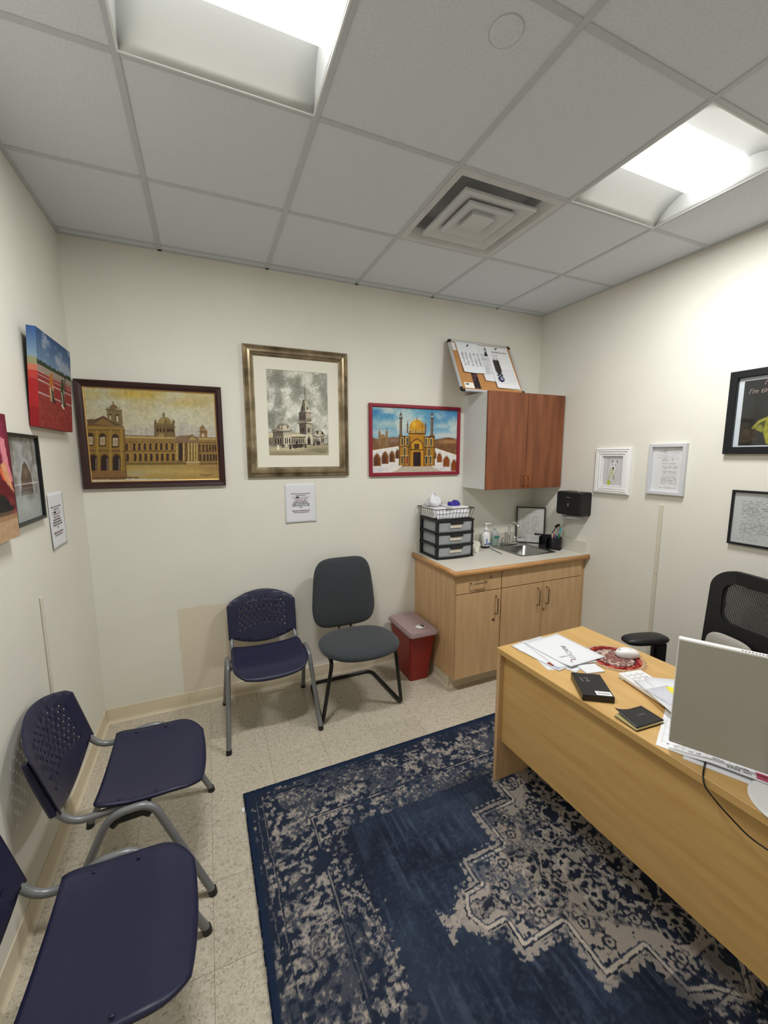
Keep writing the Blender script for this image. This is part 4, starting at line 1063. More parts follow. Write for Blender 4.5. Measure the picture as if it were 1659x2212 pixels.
    for k in range(8): c.line(1275 + k * 24, 2010 - (k % 2) * 10, 1295 + k * 24, 2000 + (k % 3) * 8, 8, dk)
    return c
t, w_, h_ = back_pic('framed_print', 'monochrome clock tower print with ivory mat in wide antique silver frame', 'picture', .922, 1.628, 1.543, 2.400)
moulding(w_, h_, [(0, 0), (0, .022), (.008, .026), (.014, .020), (.030, .034), (.042, .036), (.052, .028), (.056, .020), (.066, .014), (.066, 0)]).out('frame', 'bronze', t)
moulding(w_ - .130, h_ - .130, [(0, .004), (0, .011), (.079, .011), (.081, .008), (.081, .004)]).out('mat_board', 'mat', t)
paint_tower().out('print', w_ - .286, h_ - .286, 'print', t, -.0065)

# --- painting 3: golden domed shrine, red frame
def paint_shrine():
    c = Cv(280, 186, ((90, 570), (750, 597), (747, 1072), (90, 1088)))
    n = c.noise(6, 5, 23, 5)
    c.grad(570, 830, (58, 132, 176), (140, 184, 204)); c.put(np.clip((n - .47) * 5, 0, 1) * np.clip((840 - c.V) / 100, 0, 1), (206, 214, 206), .85); c.soft(420, 620, 130, 40, (150, 196, 206), .6); c.soft(220, 700, 160, 36, (200, 210, 196), .7); c.soft(160, 770, 110, 30, (214, 206, 196), .7); c.soft(640, 715, 80, 22, (206, 214, 206), .7); c.soft(660, 790, 140, 34, (220, 214, 208), .8); c.soft(120, 610, 60, 40, (50, 126, 176), .8); c.soft(680, 640, 80, 50, (46, 120, 180), .7)
    ground = (c.V > 812 - 8 * np.sin(c.U * .03)).astype(float); c.put(ground, (120, 84, 56)); c.put(ground * np.clip((c.noise(20, 14, 29) - .45) * 4, 0, 1), (150, 112, 74)); c.soft(690, 840, 70, 14, (196, 140, 90), .9); c.soft(640, 880, 110, 40, (112, 76, 40), .7); c.soft(250, 830, 80, 20, (150, 120, 110), .8)
    c.rect(140, 800, 215, 900, (128, 100, 60)); c.ell(172, 815, 22, 32, (150, 120, 74), top=True)
    for x in (146, 202): c.rect(x - 8, 760, x + 8, 870, (140, 116, 78)); c.line(x, 735, x, 765, 5, (120, 100, 70))
    dk, gd, br = (52, 36, 26), (206, 148, 26), (110, 78, 48)
    # terrace walls
    c.poly([(90, 910), (310, 875), (318, 1040), (235, 1088), (88, 1090)], (226, 222, 216)); c.poly([(560, 882), (750, 945), (750, 1075), (640, 1078), (556, 1035)], (226, 222, 216)); c.poly([(235, 1088), (330, 1035), (550, 1030), (645, 1078), (420, 1090)], (190, 178, 160))
    for x, b, w2, h2 in ((126, 1034, 56, 100), (189, 1016, 52, 98), (243, 1002, 42, 90), (287, 972, 34, 70)): c.arch(x, b, w2 + 12, h2 + 10, (190, 184, 176), 1, True); c.arch(x, b, w2, h2, (124, 70, 26), 1, True); c.arch(x - w2 * .12, b, w2 * .6, h2 * .8, (80, 46, 26), .8, True)
    for x, b, w2, h2 in ((577, 972, 26, 56), (615, 1002, 36, 74), (670, 1036, 50, 84), (730, 1068, 44, 90)): c.arch(x, b, w2 + 10, h2 + 10, (190, 184, 176), 1, True); c.arch(x, b, w2, h2, (136, 70, 26), 1, True)
    c.line(90, 912, 310, 876, 6, (240, 234, 214)); c.line(560, 884, 750, 946, 6, (240, 234, 214)); c.soft(150, 1060, 70, 24, (200, 196, 206), .8); c.soft(640, 1050, 60, 20, (204, 200, 208), .7)
    # main block
    c.rect(296, 795, 578, 1028, (168, 118, 34)); c.rect(296, 795, 578, 806, dk, .7); c.rect(372, 770, 500, 1035, (184, 128, 30)); c.rect(372, 768, 506, 782, dk, .8)
    for x in (300, 340, 372, 382, 494, 504, 540, 574): c.line(x, 800, x, 1028, 6, dk, .8)
    c.arch(437, 910, 100, 98, (120, 80, 30), 1, True); c.arch(437, 910, 84, 84, (206, 150, 36), 1, True); c.rect(416, 856, 454, 896, dk); c.rect(424, 864, 446, 888, (92, 60, 30)); c.rect(410, 920, 468, 1032, (40, 22, 24)); c.line(390, 902, 484, 904, 8, dk)
    c.rect(398, 905, 408, 1035, (190, 132, 34)); c.rect(470, 905, 482, 1035, (206, 146, 40))
    for x, b in ((322, 870), (360, 868), (342, 950), (510, 872), (548, 876), (532, 954), (322, 1015), (362, 1015), (512, 1015), (546, 1015)): c.rect(x - 9, b - 66, x + 9, b, (214, 200, 150)); c.arch(x, b - 2, 12, 60, (44, 30, 28), 1)
    c.line(300, 880, 378, 880, 6, dk, .8); c.line(498, 884, 578, 884, 6, dk, .8); c.line(300, 960, 376, 958, 5, dk, .7); c.line(498, 962, 578, 962, 5, dk, .7); c.rect(345, 965, 372, 1015, (176, 74, 30), .6)
    # dome and minarets
    c.rect(376, 735, 496, 772, (196, 136, 24))
    for x in range(384, 496, 18): c.arch(x, 770, 10, 32, (230, 206, 130)); c.arch(x + 1, 770, 5, 24, dk)
    c.ell(437, 735, 60, 66, gd, top=True); c.ell(437, 735, 60, 12, gd); c.soft(415, 700, 20, 34, (240, 196, 70), .8); c.soft(480, 720, 16, 30, (150, 100, 14), .7); c.line(437, 650, 437, 675, 6, (140, 100, 30))
    for x in (312, 554): c.rect(x - 10, 655, x + 10, 795, (116, 98, 84)); c.rect(x - 15, 650, x + 15, 662, (70, 66, 66)); c.rect(x - 12, 632, x + 12, 652, (140, 160, 170)); c.ell(x, 634, 11, 16, (96, 74, 60), top=True); c.line(x, 606, x, 620, 5, (80, 60, 50)); c.rect(x + 3, 660, x + 10, 795, (78, 62, 54), .7); c.poly([(x - 22, 795), (x, 770), (x + 22, 795)], (120, 92, 50))
    for x in (364, 504): c.rect(x - 6, 700, x + 6, 772, (110, 96, 84)); c.line(x, 682, x, 700, 5, (90, 74, 60))
    c.mottle(.08, 80, 54, 37, 2)
    return c
t, w_, h_ = back_pic('framed_painting', 'bright painting of a golden domed shrine in a narrow crimson frame', 'painting', 1.795, 2.592, 1.530, 2.071)
moulding(w_, h_, [(0, 0), (0, .020), (.004, .024), (.020, .024), (.024, .018), (.027, .014), (.027, 0)]).out('frame', 'redframe', t)
paint_shrine().out('canvas', w_ - .052, h_ - .052, 'oil', t, -.010)

# --- left wall
def paint_track():
    c = Cv(150, 140, ((600, 250), (1175, 680), (1245, 1985), (640, 1900)))
    # drawn in flattened coordinates instead: 0..1000 x 0..1000
    c.U, c.V, c.px = c.u * 1000, c.v * 1000, 1000 / c.nx
    n = c.noise(5, 7, 43, 5)
    c.grad(0, 330, (50, 84, 136), (126, 156, 186)); c.put(np.clip((n - .46) * 5, 0, 1) * (c.V < 330), (178, 188, 206), .9)
    c.rect(0, 330, 1000, 365, (46, 62, 34)); c.put(((c.noise(40, 30, 44) > .5) & (c.V > 310) & (c.V < 345)).astype(float), (40, 58, 30)); c.rect(0, 365, 1000, 430, (176, 158, 140)); c.rect(0, 430, 1000, 1000, (164, 52, 46))
    for y, w2 in ((440, 8), (475, 8), (530, 14), (660, 14)): c.line(0, y - 10, 1000, y + 8, w2, (220, 200, 196))
    c.put(((c.noise(110, 110, 47, 2) - .5) * 8 * (c.V > 670)).clip(0, 1), (206, 110, 100), .6); c.put(((.46 - c.noise(110, 110, 49, 2)) * 8 * (c.V > 670)).clip(0, 1), (110, 24, 22), .6)
    for x, col in ((360, (206, 120, 50)), (700, (56, 74, 44))):
        c.poly([(x - 40, 400), (x + 30, 390), (x + 60, 560), (x + 20, 700), (x - 60, 690), (x - 70, 560)], col); c.line(x - 40, 560, x - 10, 690, 26, (226, 220, 206)); c.line(x + 30, 520, x + 50, 620, 20, (210, 200, 180)); c.poly([(x - 20, 560), (x + 50, 580), (x + 60, 700), (x, 720)], (84, 76, 50)); c.ell(x + 70, 690, 40, 30, (90, 40, 34))
    c.c *= .86
    c.rect(770, 330, 800, 520, (52, 44, 48)); c.line(650, 700, 720, 735, 26, (224, 216, 208)); c.ell(940, 335, 20, 30, (40, 56, 30))
    return c
LT = math.atan2(.024, .405)
t = thing('canvas_print', 'thick wrapped canvas photo of a red running track under blue sky', 'canvas', (.004, -.468, 1.812), math.pi / 2, None)
t.rotation_euler = (LT, 0, math.pi / 2)
cw, chh, cd = .466, .406, .032
paint_track().out('front', cw, chh, 'print', t, -cd, z0=0)
def side_canvas(x):
    c = Cv(8, 120, ((0, 0), (1, 0), (1, 1), (0, 1))); c.px = 1
    v = c.v; c.grad(0, .30, (50, 84, 138), (128, 152, 168)); k = (v > .30); c.put(k.astype(float), (140, 140, 108)); c.put((v > .37).astype(float), (190, 110, 84)); c.put((v > .43).astype(float), (176, 60, 52)); c.put((v > .52).astype(float), (160, 34, 36)); c.put((v > .8).astype(float), (140, 24, 30))
    o = c.out('wrapped_edge', cd, chh, 'print', t, 0, z0=0, x0=0); o.location = (x, -.000, 0); o.rotation_euler = (0, 0, -math.pi / 2); return o
side_canvas(-cw / 2); side_canvas(cw / 2)
MB().box((-cw / 2 + .0005, -cd + .0006, -.0004), (cw / 2 - .0005, -.0005, .0)).out('bottom_edge', M('track_red_edge', (140, 26, 30), .7), t)
MB().box((-cw / 2 + .0005, -cd + .0006, chh), (cw / 2 - .0005, -.0005, chh + .0004)).out('top_edge', M('sky_blue_edge', (50, 84, 138), .7), t)
MB().box((-cw / 2 + .001, -.003, .001), (cw / 2 - .001, 0, chh - .001)).out('backing', 'dark', t)

def paint_arch():
    c = Cv(90, 110, ((0, 0), (1000, 0), (1000, 1000), (0, 1000)), (150, 150, 146)); n = c.noise(6, 8, 53, 5)
    c.put(np.clip((n - .45) * 4, 0, 1), (190, 190, 186), .8); c.put(np.clip((.45 - n) * 4, 0, 1), (110, 100, 92), .7)
    for x in (150, 520, 840): c.rect(x, 0, x + 50, 330, (110, 98, 86), .6)
    c.soft(450, 120, 160, 90, (188, 192, 192), .9); c.soft(420, 300, 230, 130, (166, 170, 172), .9)
    c.poly([(260, 700), (300, 480), (420, 300), (540, 240), (660, 300), (780, 480), (820, 700)], (176, 180, 180)); c.poly([(330, 700), (370, 480), (470, 330), (550, 290), (640, 350), (730, 480), (760, 700)], (96, 80, 68)); c.soft(540, 420, 90, 70, (140, 122, 104), .8); c.soft(700, 460, 40, 60, (80, 60, 54), .8)
    c.line(0, 560, 1000, 560, 9, (216, 220, 220)); c.line(120, 610, 900, 612, 6, (176, 150, 158)); c.rect(300, 640, 760, 690, (92, 86, 84), .7); c.put((c.V > 690).astype(float) * .9, (160, 166, 162)); c.soft(450, 800, 260, 160, (176, 184, 178), .9); c.soft(620, 720, 160, 60, (120, 116, 112), .8)
    c.mottle(.08, 40, 50, 55, 2); return c
t, w_, h_ = left_pic('framed_photo', 'grey photo of a pointed stone arch in thin black frame on left wall', 'picture', -.985, -.682, 1.421, 1.772)
moulding(w_, h_, [(0, 0), (0, .020), (.012, .020), (.012, 0)]).out('frame', 'blackframe', t)
paint_arch().out('photo', w_ - .022, h_ - .022, 'print', t, -.008); MB().box((-w_ / 2 + .01, -.0125, -h_ / 2 + .01), (w_ / 2 - .01, -.011, h_ / 2 - .01)).out('glass', 'glass', t)

def paint_shoe():
    c = Cv(100, 100, ((0, 0), (1000, 0), (1000, 1000), (0, 1000)), (110, 28, 48)); n = c.noise(6, 6, 63, 5)
    c.put(np.clip((n - .5) * 6, 0, 1), (150, 50, 80), .7); c.soft(600, 150, 400, 120, (112, 26, 48), .8); c.poly([(840, 180), (930, 200), (960, 420), (1000, 520), (1000, 560), (880, 470)], (214, 130, 140)); c.poly([(820, 400), (900, 380), (1000, 640), (1000, 700), (900, 620)], (214, 150, 110)); c.path([(800, 420), (880, 560), (920, 640)], 30, (226, 110, 60))
    c.poly([(0, 480), (850, 520), (1000, 640), (1000, 760), (700, 800), (0, 780)], (96, 22, 28)); c.poly([(600, 620), (820, 640), (960, 760), (840, 830), (560, 820)], (30, 26, 26)); c.put((c.V > 800).astype(float), (186, 152, 118)); c.put(((c.V > 770) & (c.V < 840)).astype(float) * .6, (140, 104, 72))
    for k in range(4): c.line(900 + k * 24, 660 + k * 10, 910 + k * 24, 730, 6, (190, 110, 110), .7)
    c.mottle(.08, 40, 40, 65, 2); return c
t = thing('canvas_print', 'red and maroon wrapped canvas overlapping the black framed photo on left wall', 'canvas', (.003, -1.262, 1.400), math.pi / 2)
cw2, ch2 = .46, .43
MB().box((-cw2 / 2, -.036, 0), (cw2 / 2, -.001, ch2), .001).out('wrapped_edge', M('maroon_edge', (104, 28, 44), .7, col2=(190, 150, 116), scale=1.0, stretch=(0, 0, 2.2), lo=.5, hi=.52), t)
paint_shoe().out('front', cw2 - .001, ch2 - .001, 'print', t, -.0365, z0=.0005)

# --- notices
def notice(name, parent_loc, rz, w_, h_, seed, label):
    t_ = thing(name, label, 'notice', parent_loc, rz)
    nx, ny = 14, 18
    rg = np.random.RandomState(seed)
    def warp(u, v): return -.0012 - .004 * (v ** 3) * (.4 + .6 * (1 - u)) - .003 * (np.abs(u - .5) * 2) ** 4
    sh = MB().sheet(lambda u, v: ((u - .5) * w_, float(warp(u, v)), (.5 - v) * h_), nx, ny, (0, .0004, 0)).out('sheet', 'paper', t_)
    y = -.0016
    L = [('PLEASE DO NOT ASK DR. NAZIM OR', .0, 'ink'), ('HIS RECEPTIONISTS', .0, 'ink'), ('STAFF|Personnel Desk II', .0, 'greyink'), ('TO FILL OUT ANY TYPE OF', 0, 'inkr'), ('PAPERWORK/ FORMS.', 0, 'inkr'), ("PLEASE DON'T BRING ANY", .3, 'ink'), ('FORMS IN THE ROOM WITH DR.', .3, 'ink'), ('NAZIM, HE WILL NOT FILL THEM', .3, 'ink'), ('OUT.', .3, 'ink'), ('', 0, 'ink'), ('THERE ARE NO EXCEPTIONS AND', .2, 'inkr'), ('THIS IS OFFICE MANDATORY.', .2, 'greyink')]
    z = h_ * .5 - h_ * .27
    for s_, bold, mt in L:
        if s_:
            f = (.5 - z / h_)
            if '|' in s_:
                lettering('STAFF', .0105, Matrix.Translation((-.052, float(warp(.5, f)) - .0012, z)) @ WALLTXT, mt, t_, xscale=.80)
                lettering('Personnel Desk II', .0105, Matrix.Translation((.033, float(warp(.5, f)) - .0012, z)) @ WALLTXT, mt, t_, xscale=.80); z -= .0122; continue
            lettering(s_, .0105, Matrix.Translation((0, float(warp(.5, f)) - .0012, z)) @ WALLTXT, mt, t_, xscale=.80, bold=.0004 if bold else .00015)
        z -= .0122
    MB().tube([(-.036, -.0034, h_ * .23 - .0231), (-.026, -.0034, h_ * .23 - .0205), (-.015, -.0034, h_ * .23 - .0235), (-.008, -.0034, h_ * .23 - .0215)], [.003, .005, .005, .002], 8, flat=.12).out('scribble', 'ink', t_)
    return t_
notice('paper_notice', (1.273, -.0005, 1.352), 0, .216, .279, 1, 'printed white notice taped to the back wall below the silver frame')
notice('paper_notice', (.0005, -.497, 1.385), math.pi / 2, .205, .262, 2, 'printed white notice taped to the left wall beside the room corner')

# --- right wall frames
def paint_dog():
    c = Cv(80, 100, ((0, 0), (1000, 0), (1000, 1000), (0, 1000)), (206, 204, 208)); 
    gy, dk = (140, 138, 140), (50, 44, 44)
    c.soft(520, 330, 190, 190, (238, 238, 238), .9); c.soft(470, 560, 170, 220, (226, 226, 218), .95); c.poly([(420, 250), (450, 60), (520, 200)], (226, 222, 222)); c.poly([(435, 240), (462, 90), (505, 190)], (104, 70, 80)); c.poly([(640, 200), (700, 60), (730, 260)], (226, 222, 222)); c.poly([(655, 200), (700, 90), (718, 240)], (130, 90, 98))
    c.ell(480, 290, 26, 20, dk); c.ell(625, 305, 26, 20, dk); c.ell(520, 400, 46, 36, (30, 26, 28)); c.soft(470, 470, 100, 40, (166, 166, 80), .9); c.soft(450, 580, 120, 90, (186, 190, 150), .9); c.soft(560, 720, 70, 110, (150, 154, 120), .8); c.soft(360, 740, 80, 130, (176, 180, 140), .8)
    c.ell(450, 760, 70, 90, (214, 212, 214)); c.ell(345, 900, 88, 84, (176, 186, 60)); c.soft(320, 880, 40, 40, (206, 214, 100), .8)
    c.path([(250, 560), (250, 380), (290, 250), (280, 120), (340, 40)], 16, gy, .6); c.path([(230, 110), (260, 90)], 16, (90, 80, 80), .8); c.path([(440, 880), (520, 960), (620, 960), (680, 830)], 14, gy, .5); c.path([(640, 560), (700, 480), (720, 380)], 16, gy, .5); c.soft(600, 840, 60, 50, (214, 214, 210), .8)
    c.mottle(.04, 30, 40, 5, 2); return c
t, w_, h_ = right_pic('framed_picture', 'white dog with green ball picture in stepped white frame', 'picture', -.645, -.928, 1.402, 1.738)
moulding(w_, h_, [(0, 0), (0, .016), (.010, .024), (.012, .018), (.024, .024), (.026, .018), (.042, .022), (.045, .016), (.058, .018), (.060, .008), (.060, 0)]).out('frame', 'whiteframe', t)
paint_dog().out('picture', w_ - .118, h_ - .118, 'print', t, -.006)

def paint_letter(nx, ny, blocks, base=(226, 228, 230), ink=(150, 152, 156), seed=3, dots=None, lines=30):
    c = Cv(nx, ny, ((0, 0), (1000, 0), (1000, 1000), (0, 1000)), base)
    n = c.noise(nx / 3.2, ny / 2.5, seed, 1)
    for a, b, d_, e_, k in blocks:
        ls = (np.sin(c.V * math.pi * 2 / (1000 / lines)) > -.25)
        c.put(((c.U > a) & (c.U < d_) & (c.V > b) & (c.V < e_) & ls).astype(float) * np.clip((n - .25) * 2.2, 0, 1), ink, k)
    return c
B1 = [(240, 90, 480, 130, .8), (330, 70, 600, 90, .8), (330, 120, 850, 150, .7), (330, 190, 860, 210, .9), (330, 240, 860, 320, .9), (330, 350, 860, 390, .7), (330, 420, 860, 500, .9), (330, 520, 850, 580, .9), (330, 610, 850, 640, .8), (330, 670, 840, 830, .95), (240, 900, 860, 925, .9), (160, 170, 300, 260, .7), (130, 80, 200, 95, .9)]
t, w_, h_ = right_pic('framed_letter', 'typed letter in a plain pale grey frame beside the dog picture', 'picture', -1.056, -1.290, 1.428, 1.758)
moulding(w_, h_, [(0, 0), (0, .022), (.002, .024), (.020, .024), (.022, .022), (.022, .006), (.022, 0)]).out('frame', 'greyframe', t)
paint_letter(90, 120, B1).out('letter', w_ - .040, h_ - .040, 'print', t, -.006); MB().box((-w_ / 2 + .02, -.0095, -h_ / 2 + .02), (w_ / 2 - .02, -.008, h_ / 2 - .02)).out('glass', 'glass', t)

def paint_poster():
    c = Cv(150, 100, ((0, 0), (1500, 0), (1500, 1000), (0, 1000)), (34, 38, 38)); n = c.noise(5, 4, 73, 4)
    c.put(np.clip((n - .4) * 3, 0, 1), (46, 52, 52), .7); c.soft(200, 560, 120, 200, (20, 18, 18), .7); c.soft(150, 800, 200, 180, (60, 40, 24), .4)
    for k in range(9): c.line(25, 770 + k * 21, 25 + (210, 235, 190, 240, 150, 170, 220, 200, 120)[k], 770 + k * 21, 7, (150, 110, 60), .7)
    yg = (176, 176, 60); c.U = c.U + 155; c.V = c.V - 90
    c.poly([(330, 640), (400, 540), (540, 470), (560, 430), (600, 420), (640, 470), (800, 480), (960, 600), (900, 700), (820, 900), (600, 960), (520, 880), (480, 700)], (80, 84, 30)); c.path([(330, 640), (400, 550), (520, 490), (600, 440)], 40, yg); c.path([(520, 500), (490, 700), (540, 860), (640, 940)], 60, yg); c.path([(600, 480), (640, 700), (620, 900)], 50, (200, 200, 90)); c.path([(760, 520), (800, 700), (720, 900)], 50, yg); c.path([(560, 440), (570, 380), (620, 370)], 26, (150, 150, 50)); c.poly([(330, 640), (420, 600), (480, 650), (450, 720)], (150, 152, 60))
    c.mottle(.2, 40, 26, 75, 2); c.c *= .84; return c
t, w_, h_ = right_pic('framed_poster', 'dark poster with a yellow green bowl shape in a wide black frame', 'picture', -1.484, -2.130, 1.690, 2.142)
moulding(w_, h_, [(0, 0), (0, .024), (.003, .026), (.036, .026), (.039, .022), (.039, 0)]).out('frame', 'blackframe', t)
MB().box((-w_ / 2 + .035, -.006, -h_ / 2 + .035), (w_ / 2 - .035, -.004, h_ / 2 - .035)).out('mat_board', M('cool_mat', (206, 214, 222), .85), t)
pp = paint_poster().out('poster', w_ - .128, .347, 'print', t, -.0072, z0=-.179)
lettering("I'm tired, d", .036, wtxt(-w_ / 2 + .085, -.0085, h_ / 2 - .128), 'pinkink', pp, align='LEFT', shear=.35, bold=.0002)
lettering('17', .034, wtxt(-w_ / 2 + .146, -.0085, h_ / 2 - .088), 'pinkink', pp, align='LEFT', shear=.35, bold=.0002)
MB().box((-w_ / 2 + .036, -.0105, -h_ / 2 + .036), (w_ / 2 - .036, -.009, h_ / 2 - .036)).out('glass', 'glass', t)

B2 = [(330, 40, 700, 60, .8), (300, 70, 760, 90, .7), (180, 110, 850, 130, .8), (90, 150, 480, 820, .75), (520, 150, 930, 820, .75), (120, 830, 900, 900, .35), (60, 910, 300, 960, .6), (330, 925, 950, 950, .6)]
t, w_, h_ = right_pic('framed_certificate', 'grey engraved certificate in thin black frame below the dark poster', 'certificate', -1.552, -1.990, 1.182, 1.489)
moulding(w_, h_, [(0, 0), (0, .018), (.012, .018), (.012, 0)]).out('frame', 'blackframe', t)
paint_letter(150, 104, B2, (196, 200, 200), (132, 134, 134), 8, lines=25).out('certificate', w_ - .022, h_ - .022, 'print', t, -.007); MB().box((-w_ / 2 + .011, -.0115, -h_ / 2 + .011), (w_ / 2 - .011, -.010, h_ / 2 - .011)).out('glass', 'glass', t)

# --- surface raceways
t = thing('cable_raceway', 'beige cable raceway running down the right wall below the framed letter', 'raceway', (XR, -1.160, .11), -math.pi / 2)
r_ = MB().box((-.0115, -.013, 0), (.0115, -.001, .779), .003).out('channel', 'raceway', t); MB().box((-.0115, -.013, .781), (.0115, -.001, 1.25), .003).out('channel', 'raceway', t)
MB().box((.004, -.0150, 0), (.007, -.0125, 1.25), .0005).out('ridge', 'base', t)
t = thing('cable_raceway', 'slim beige cable raceway on the left wall behind the blue chairs', 'raceway', (0, -.807, .11), math.pi / 2)
MB().box((-.008, -.009, 0), (.008, -.001, .99), .002).out('channel', 'raceway', t)
MB().box((-.005, -.0102, 0), (-.003, -.0085, .99), .0004).out('ridge', 'raceway', t)
# ---------------------------------------------------------------- pinboard on the wall cabinet
BW, BH = .585, .450
BT = math.asin(.205 / BH)
BM = Matrix.Translation((2.742, -.243, 2.171)) @ Matrix.Rotation(-BT, 4, 'X')
def on_board(o): o.matrix_world = BM @ o.matrix_world; return o
t = thing('pinboard', 'cork pinboard with aluminium frame leaning on top of the wall cabinet', 'pinboard'); t.matrix_world = BM
MB().box((-BW / 2 + .008, -.006, .008), (BW / 2 - .008, .006, BH - .008)).out('cork_panel', 'cork', t)
for a, b in (((-BW / 2, 0, .022), (-BW / 2, 0, BH - .022)), ((BW / 2, 0, .022), (BW / 2, 0, BH - .022)), ((-BW / 2 + .022, 0, 0), (BW / 2 - .022, 0, 0)), ((-BW / 2 + .022, 0, BH), (BW / 2 - .022, 0, BH))):
    MB().tube([a, b], .0105, 10).out('frame_rail', 'alu', t)
for sx in (-1, 1):
    for z in (0, BH):
        dz_ = .022 if z == 0 else -.022
        MB().tube(smooth_path([(sx * BW / 2, 0, z + dz_ * 1.05), (sx * BW / 2, 0, z), (sx * (BW / 2 - .023), 0, z)], .012, 5), .0120, 10).out('corner_cap', 'black', t)
def board_sheet(name, label, cat, cx, ztop, w_, h_, y, cv_, group=None, curl=.01, rot=0):
    o = cv_.out(name, w_, h_, 'print', None, 0, z0=-h_, warp=lambda u, v: -curl * v ** 2 * (.4 + .6 * np.abs(u - .5) * 2), thick=.0003)
    o.matrix_world = BM @ Matrix.Translation((cx, y, ztop)) @ Matrix.Rotation(math.radians(rot), 4, 'Y')
    return tag(o, label, cat, group)
def table_page():
    c = Cv(54, 70, ((0, 0), (1000, 0), (1000, 1000), (0, 1000)), (234, 236, 240)); n = c.noise(20, 40, 5, 1)
    for x in (170, 330, 520, 700, 870): c.put(((np.abs(c.U - x) < 45) & (c.V > 330) & (c.V < 780) & (n > .3)).astype(float), (140, 142, 150), .6)
    return c
def photo_page():
    c = Cv(40, 70, ((0, 0), (1000, 0), (1000, 1000), (0, 1000)), (230, 232, 236)); n = c.noise(16, 40, 6, 1)
    c.put(((c.U > 60) & (c.U < 560) & (c.V > 230) & (c.V < 820) & (np.sin(c.V / 6.2) > -.2) & (n > .25)).astype(float), (150, 152, 158), .7)
    c.ell(600, 120, 70, 55, (50, 44, 44)); c.ell(600, 130, 40, 34, (190, 180, 176)); c.poly([(440, 300), (480, 210), (560, 180), (650, 180), (780, 240), (820, 300)], (40, 36, 40)); c.poly([(590, 190), (620, 190), (612, 240), (600, 240)], (220, 220, 220))
    return c
def cal_page():
    c = Cv(54, 70, ((0, 0), (1000, 0), (1000, 1000), (0, 1000)), (236, 237, 240)); n = c.noise(30, 40, 7, 1)
    c.put(((c.U > 220) & (c.U < 900) & (c.V > 120) & (c.V < 150) & (n > .3)).astype(float), (110, 112, 118), .8)
    c.put(((c.U > 180) & (c.U < 450) & (c.V > 170) & (c.V < 340) & (np.sin(c.V / 6) > 0) & (n > .3)).astype(float), (150, 150, 156), .7)
    for r in range(5):
        for k in range(6): c.line(90 + k * 150, 600 + r * 62, 170 + k * 150, 575 + r * 62, 16, (176, 178, 184), .7)
    for r in range(6): c.line(40, 560 + r * 66, 960, 545 + r * 66, 4, (200, 202, 206), .7)
    return c
G1 = 'papers pinned to the cork board'
board_sheet('pinned_paper', 'pinned sheet with rows of typed columns on the cork board', 'paper', -.135, .440, .205, .288, -.0085, table_page(), G1, .012)
board_sheet('pinned_paper', 'pinned sheet with a small portrait photo beside typed lines', 'paper', .020, .435, .155, .345, -.0070, photo_page(), G1, .010)
board_sheet('pinned_paper', 'pinned calendar grid sheet behind the dark hanging ribbon', 'paper', .150, .432, .222, .400, -.0110, cal_page(), G1, .006)
board_sheet('pinned_paper', 'small blank slip tucked behind the pinboard corner', 'paper', -.262, .432, .035, .075, -.0066, Cv(8, 14, ((0, 0), (1, 0), (1, 1), (0, 1)), (226, 226, 228)), G1, .001)
c = Cv(26, 40, ((0, 0), (1000, 0), (1000, 1000), (0, 1000)), (34, 28, 32)); n = c.noise(6, 12, 9, 2); c.put(np.clip((n - .55) * 8, 0, 1), (130, 84, 84), .8)
board_sheet('photo_strip', 'dark strip of small photo booth pictures on the cork', 'photo', -.145, .165, .055, .150, -.0068, c, None, .002)
board_sheet('business_card', 'white business card pinned at the bottom of the cork board', 'card', -.218, .066, .085, .050, -.0064, (lambda cc: (cc.rect(150, 200, 500, 420, (60, 60, 64)), cc)[1])(Cv(20, 14, ((0, 0), (1000, 0), (1000, 1000), (0, 1000)), (240, 238, 228))), None, .001)
board_sheet('sticky_note', 'pale yellow slip pinned low on the cork board', 'note', .215, .075, .120, .045, -.0066, (lambda cc: (cc.line(0, 300, 600, 500, 60, (206, 220, 90)), cc)[1])(Cv(20, 10, ((0, 0), (1000, 0), (1000, 1000), (0, 1000)), (240, 240, 226))), None, .003, rot=4)
for x, z, lb in ((-.14, .405, 'black push pin holding the typed column sheet'), (.135, .405, 'black push pin holding the calendar sheet')):
    o = MB().lathe([(.002, 0), (.006, .003), (.004, .008), (.006, .012)], n=10, mx=Matrix.Rotation(math.radians(90), 4, 'X')).out('push_pin', 'ink')
    o.matrix_world = BM @ Matrix.Translation((x, -.0135, z)); tag(o, lb, 'pin', 'push pins on the cork board')
t = thing('eye_pendant', 'blue glass eye pendant hanging from a dark ribbon on the pinboard', 'pendant'); t.matrix_world = BM @ Matrix.Translation((.098, -.0175, .292))
MB().prism([(-.027, 0), (.027, 0), (.027, -.10), (.012, -.135), (-.012, -.135), (-.027, -.10)], 0, .002, Matrix.Rotation(math.radians(90), 4, 'X')).out('ribbon', M('dark_ribbon', (52, 46, 44), .6, var=.3, scale=60), t)
TX = Matrix.Rotation(math.radians(90), 4, 'X')
for x in (-.016, .016): MB().lathe([(.008, 0), (.008, .004), (.004, .006)], (x, -.142, 0), 14, mx=TX).out('bead', 'darkblue', t)
MB().lathe([(.027, 0), (.027, .004), (.022, .007)], (.0, -.178, 0), 24, mx=TX).out('disc', M('cobalt_glass', (22, 30, 90), .15), t)
MB().lathe([(.0145, .007), (.0145, .0078)], (0, -.178, 0), 20, mx=TX).out('eye_white', 'white', t)
MB().lathe([(.008, .0078), (.008, .0085)], (0, -.178, 0), 16, mx=TX).out('pupil', 'darkblue', t)

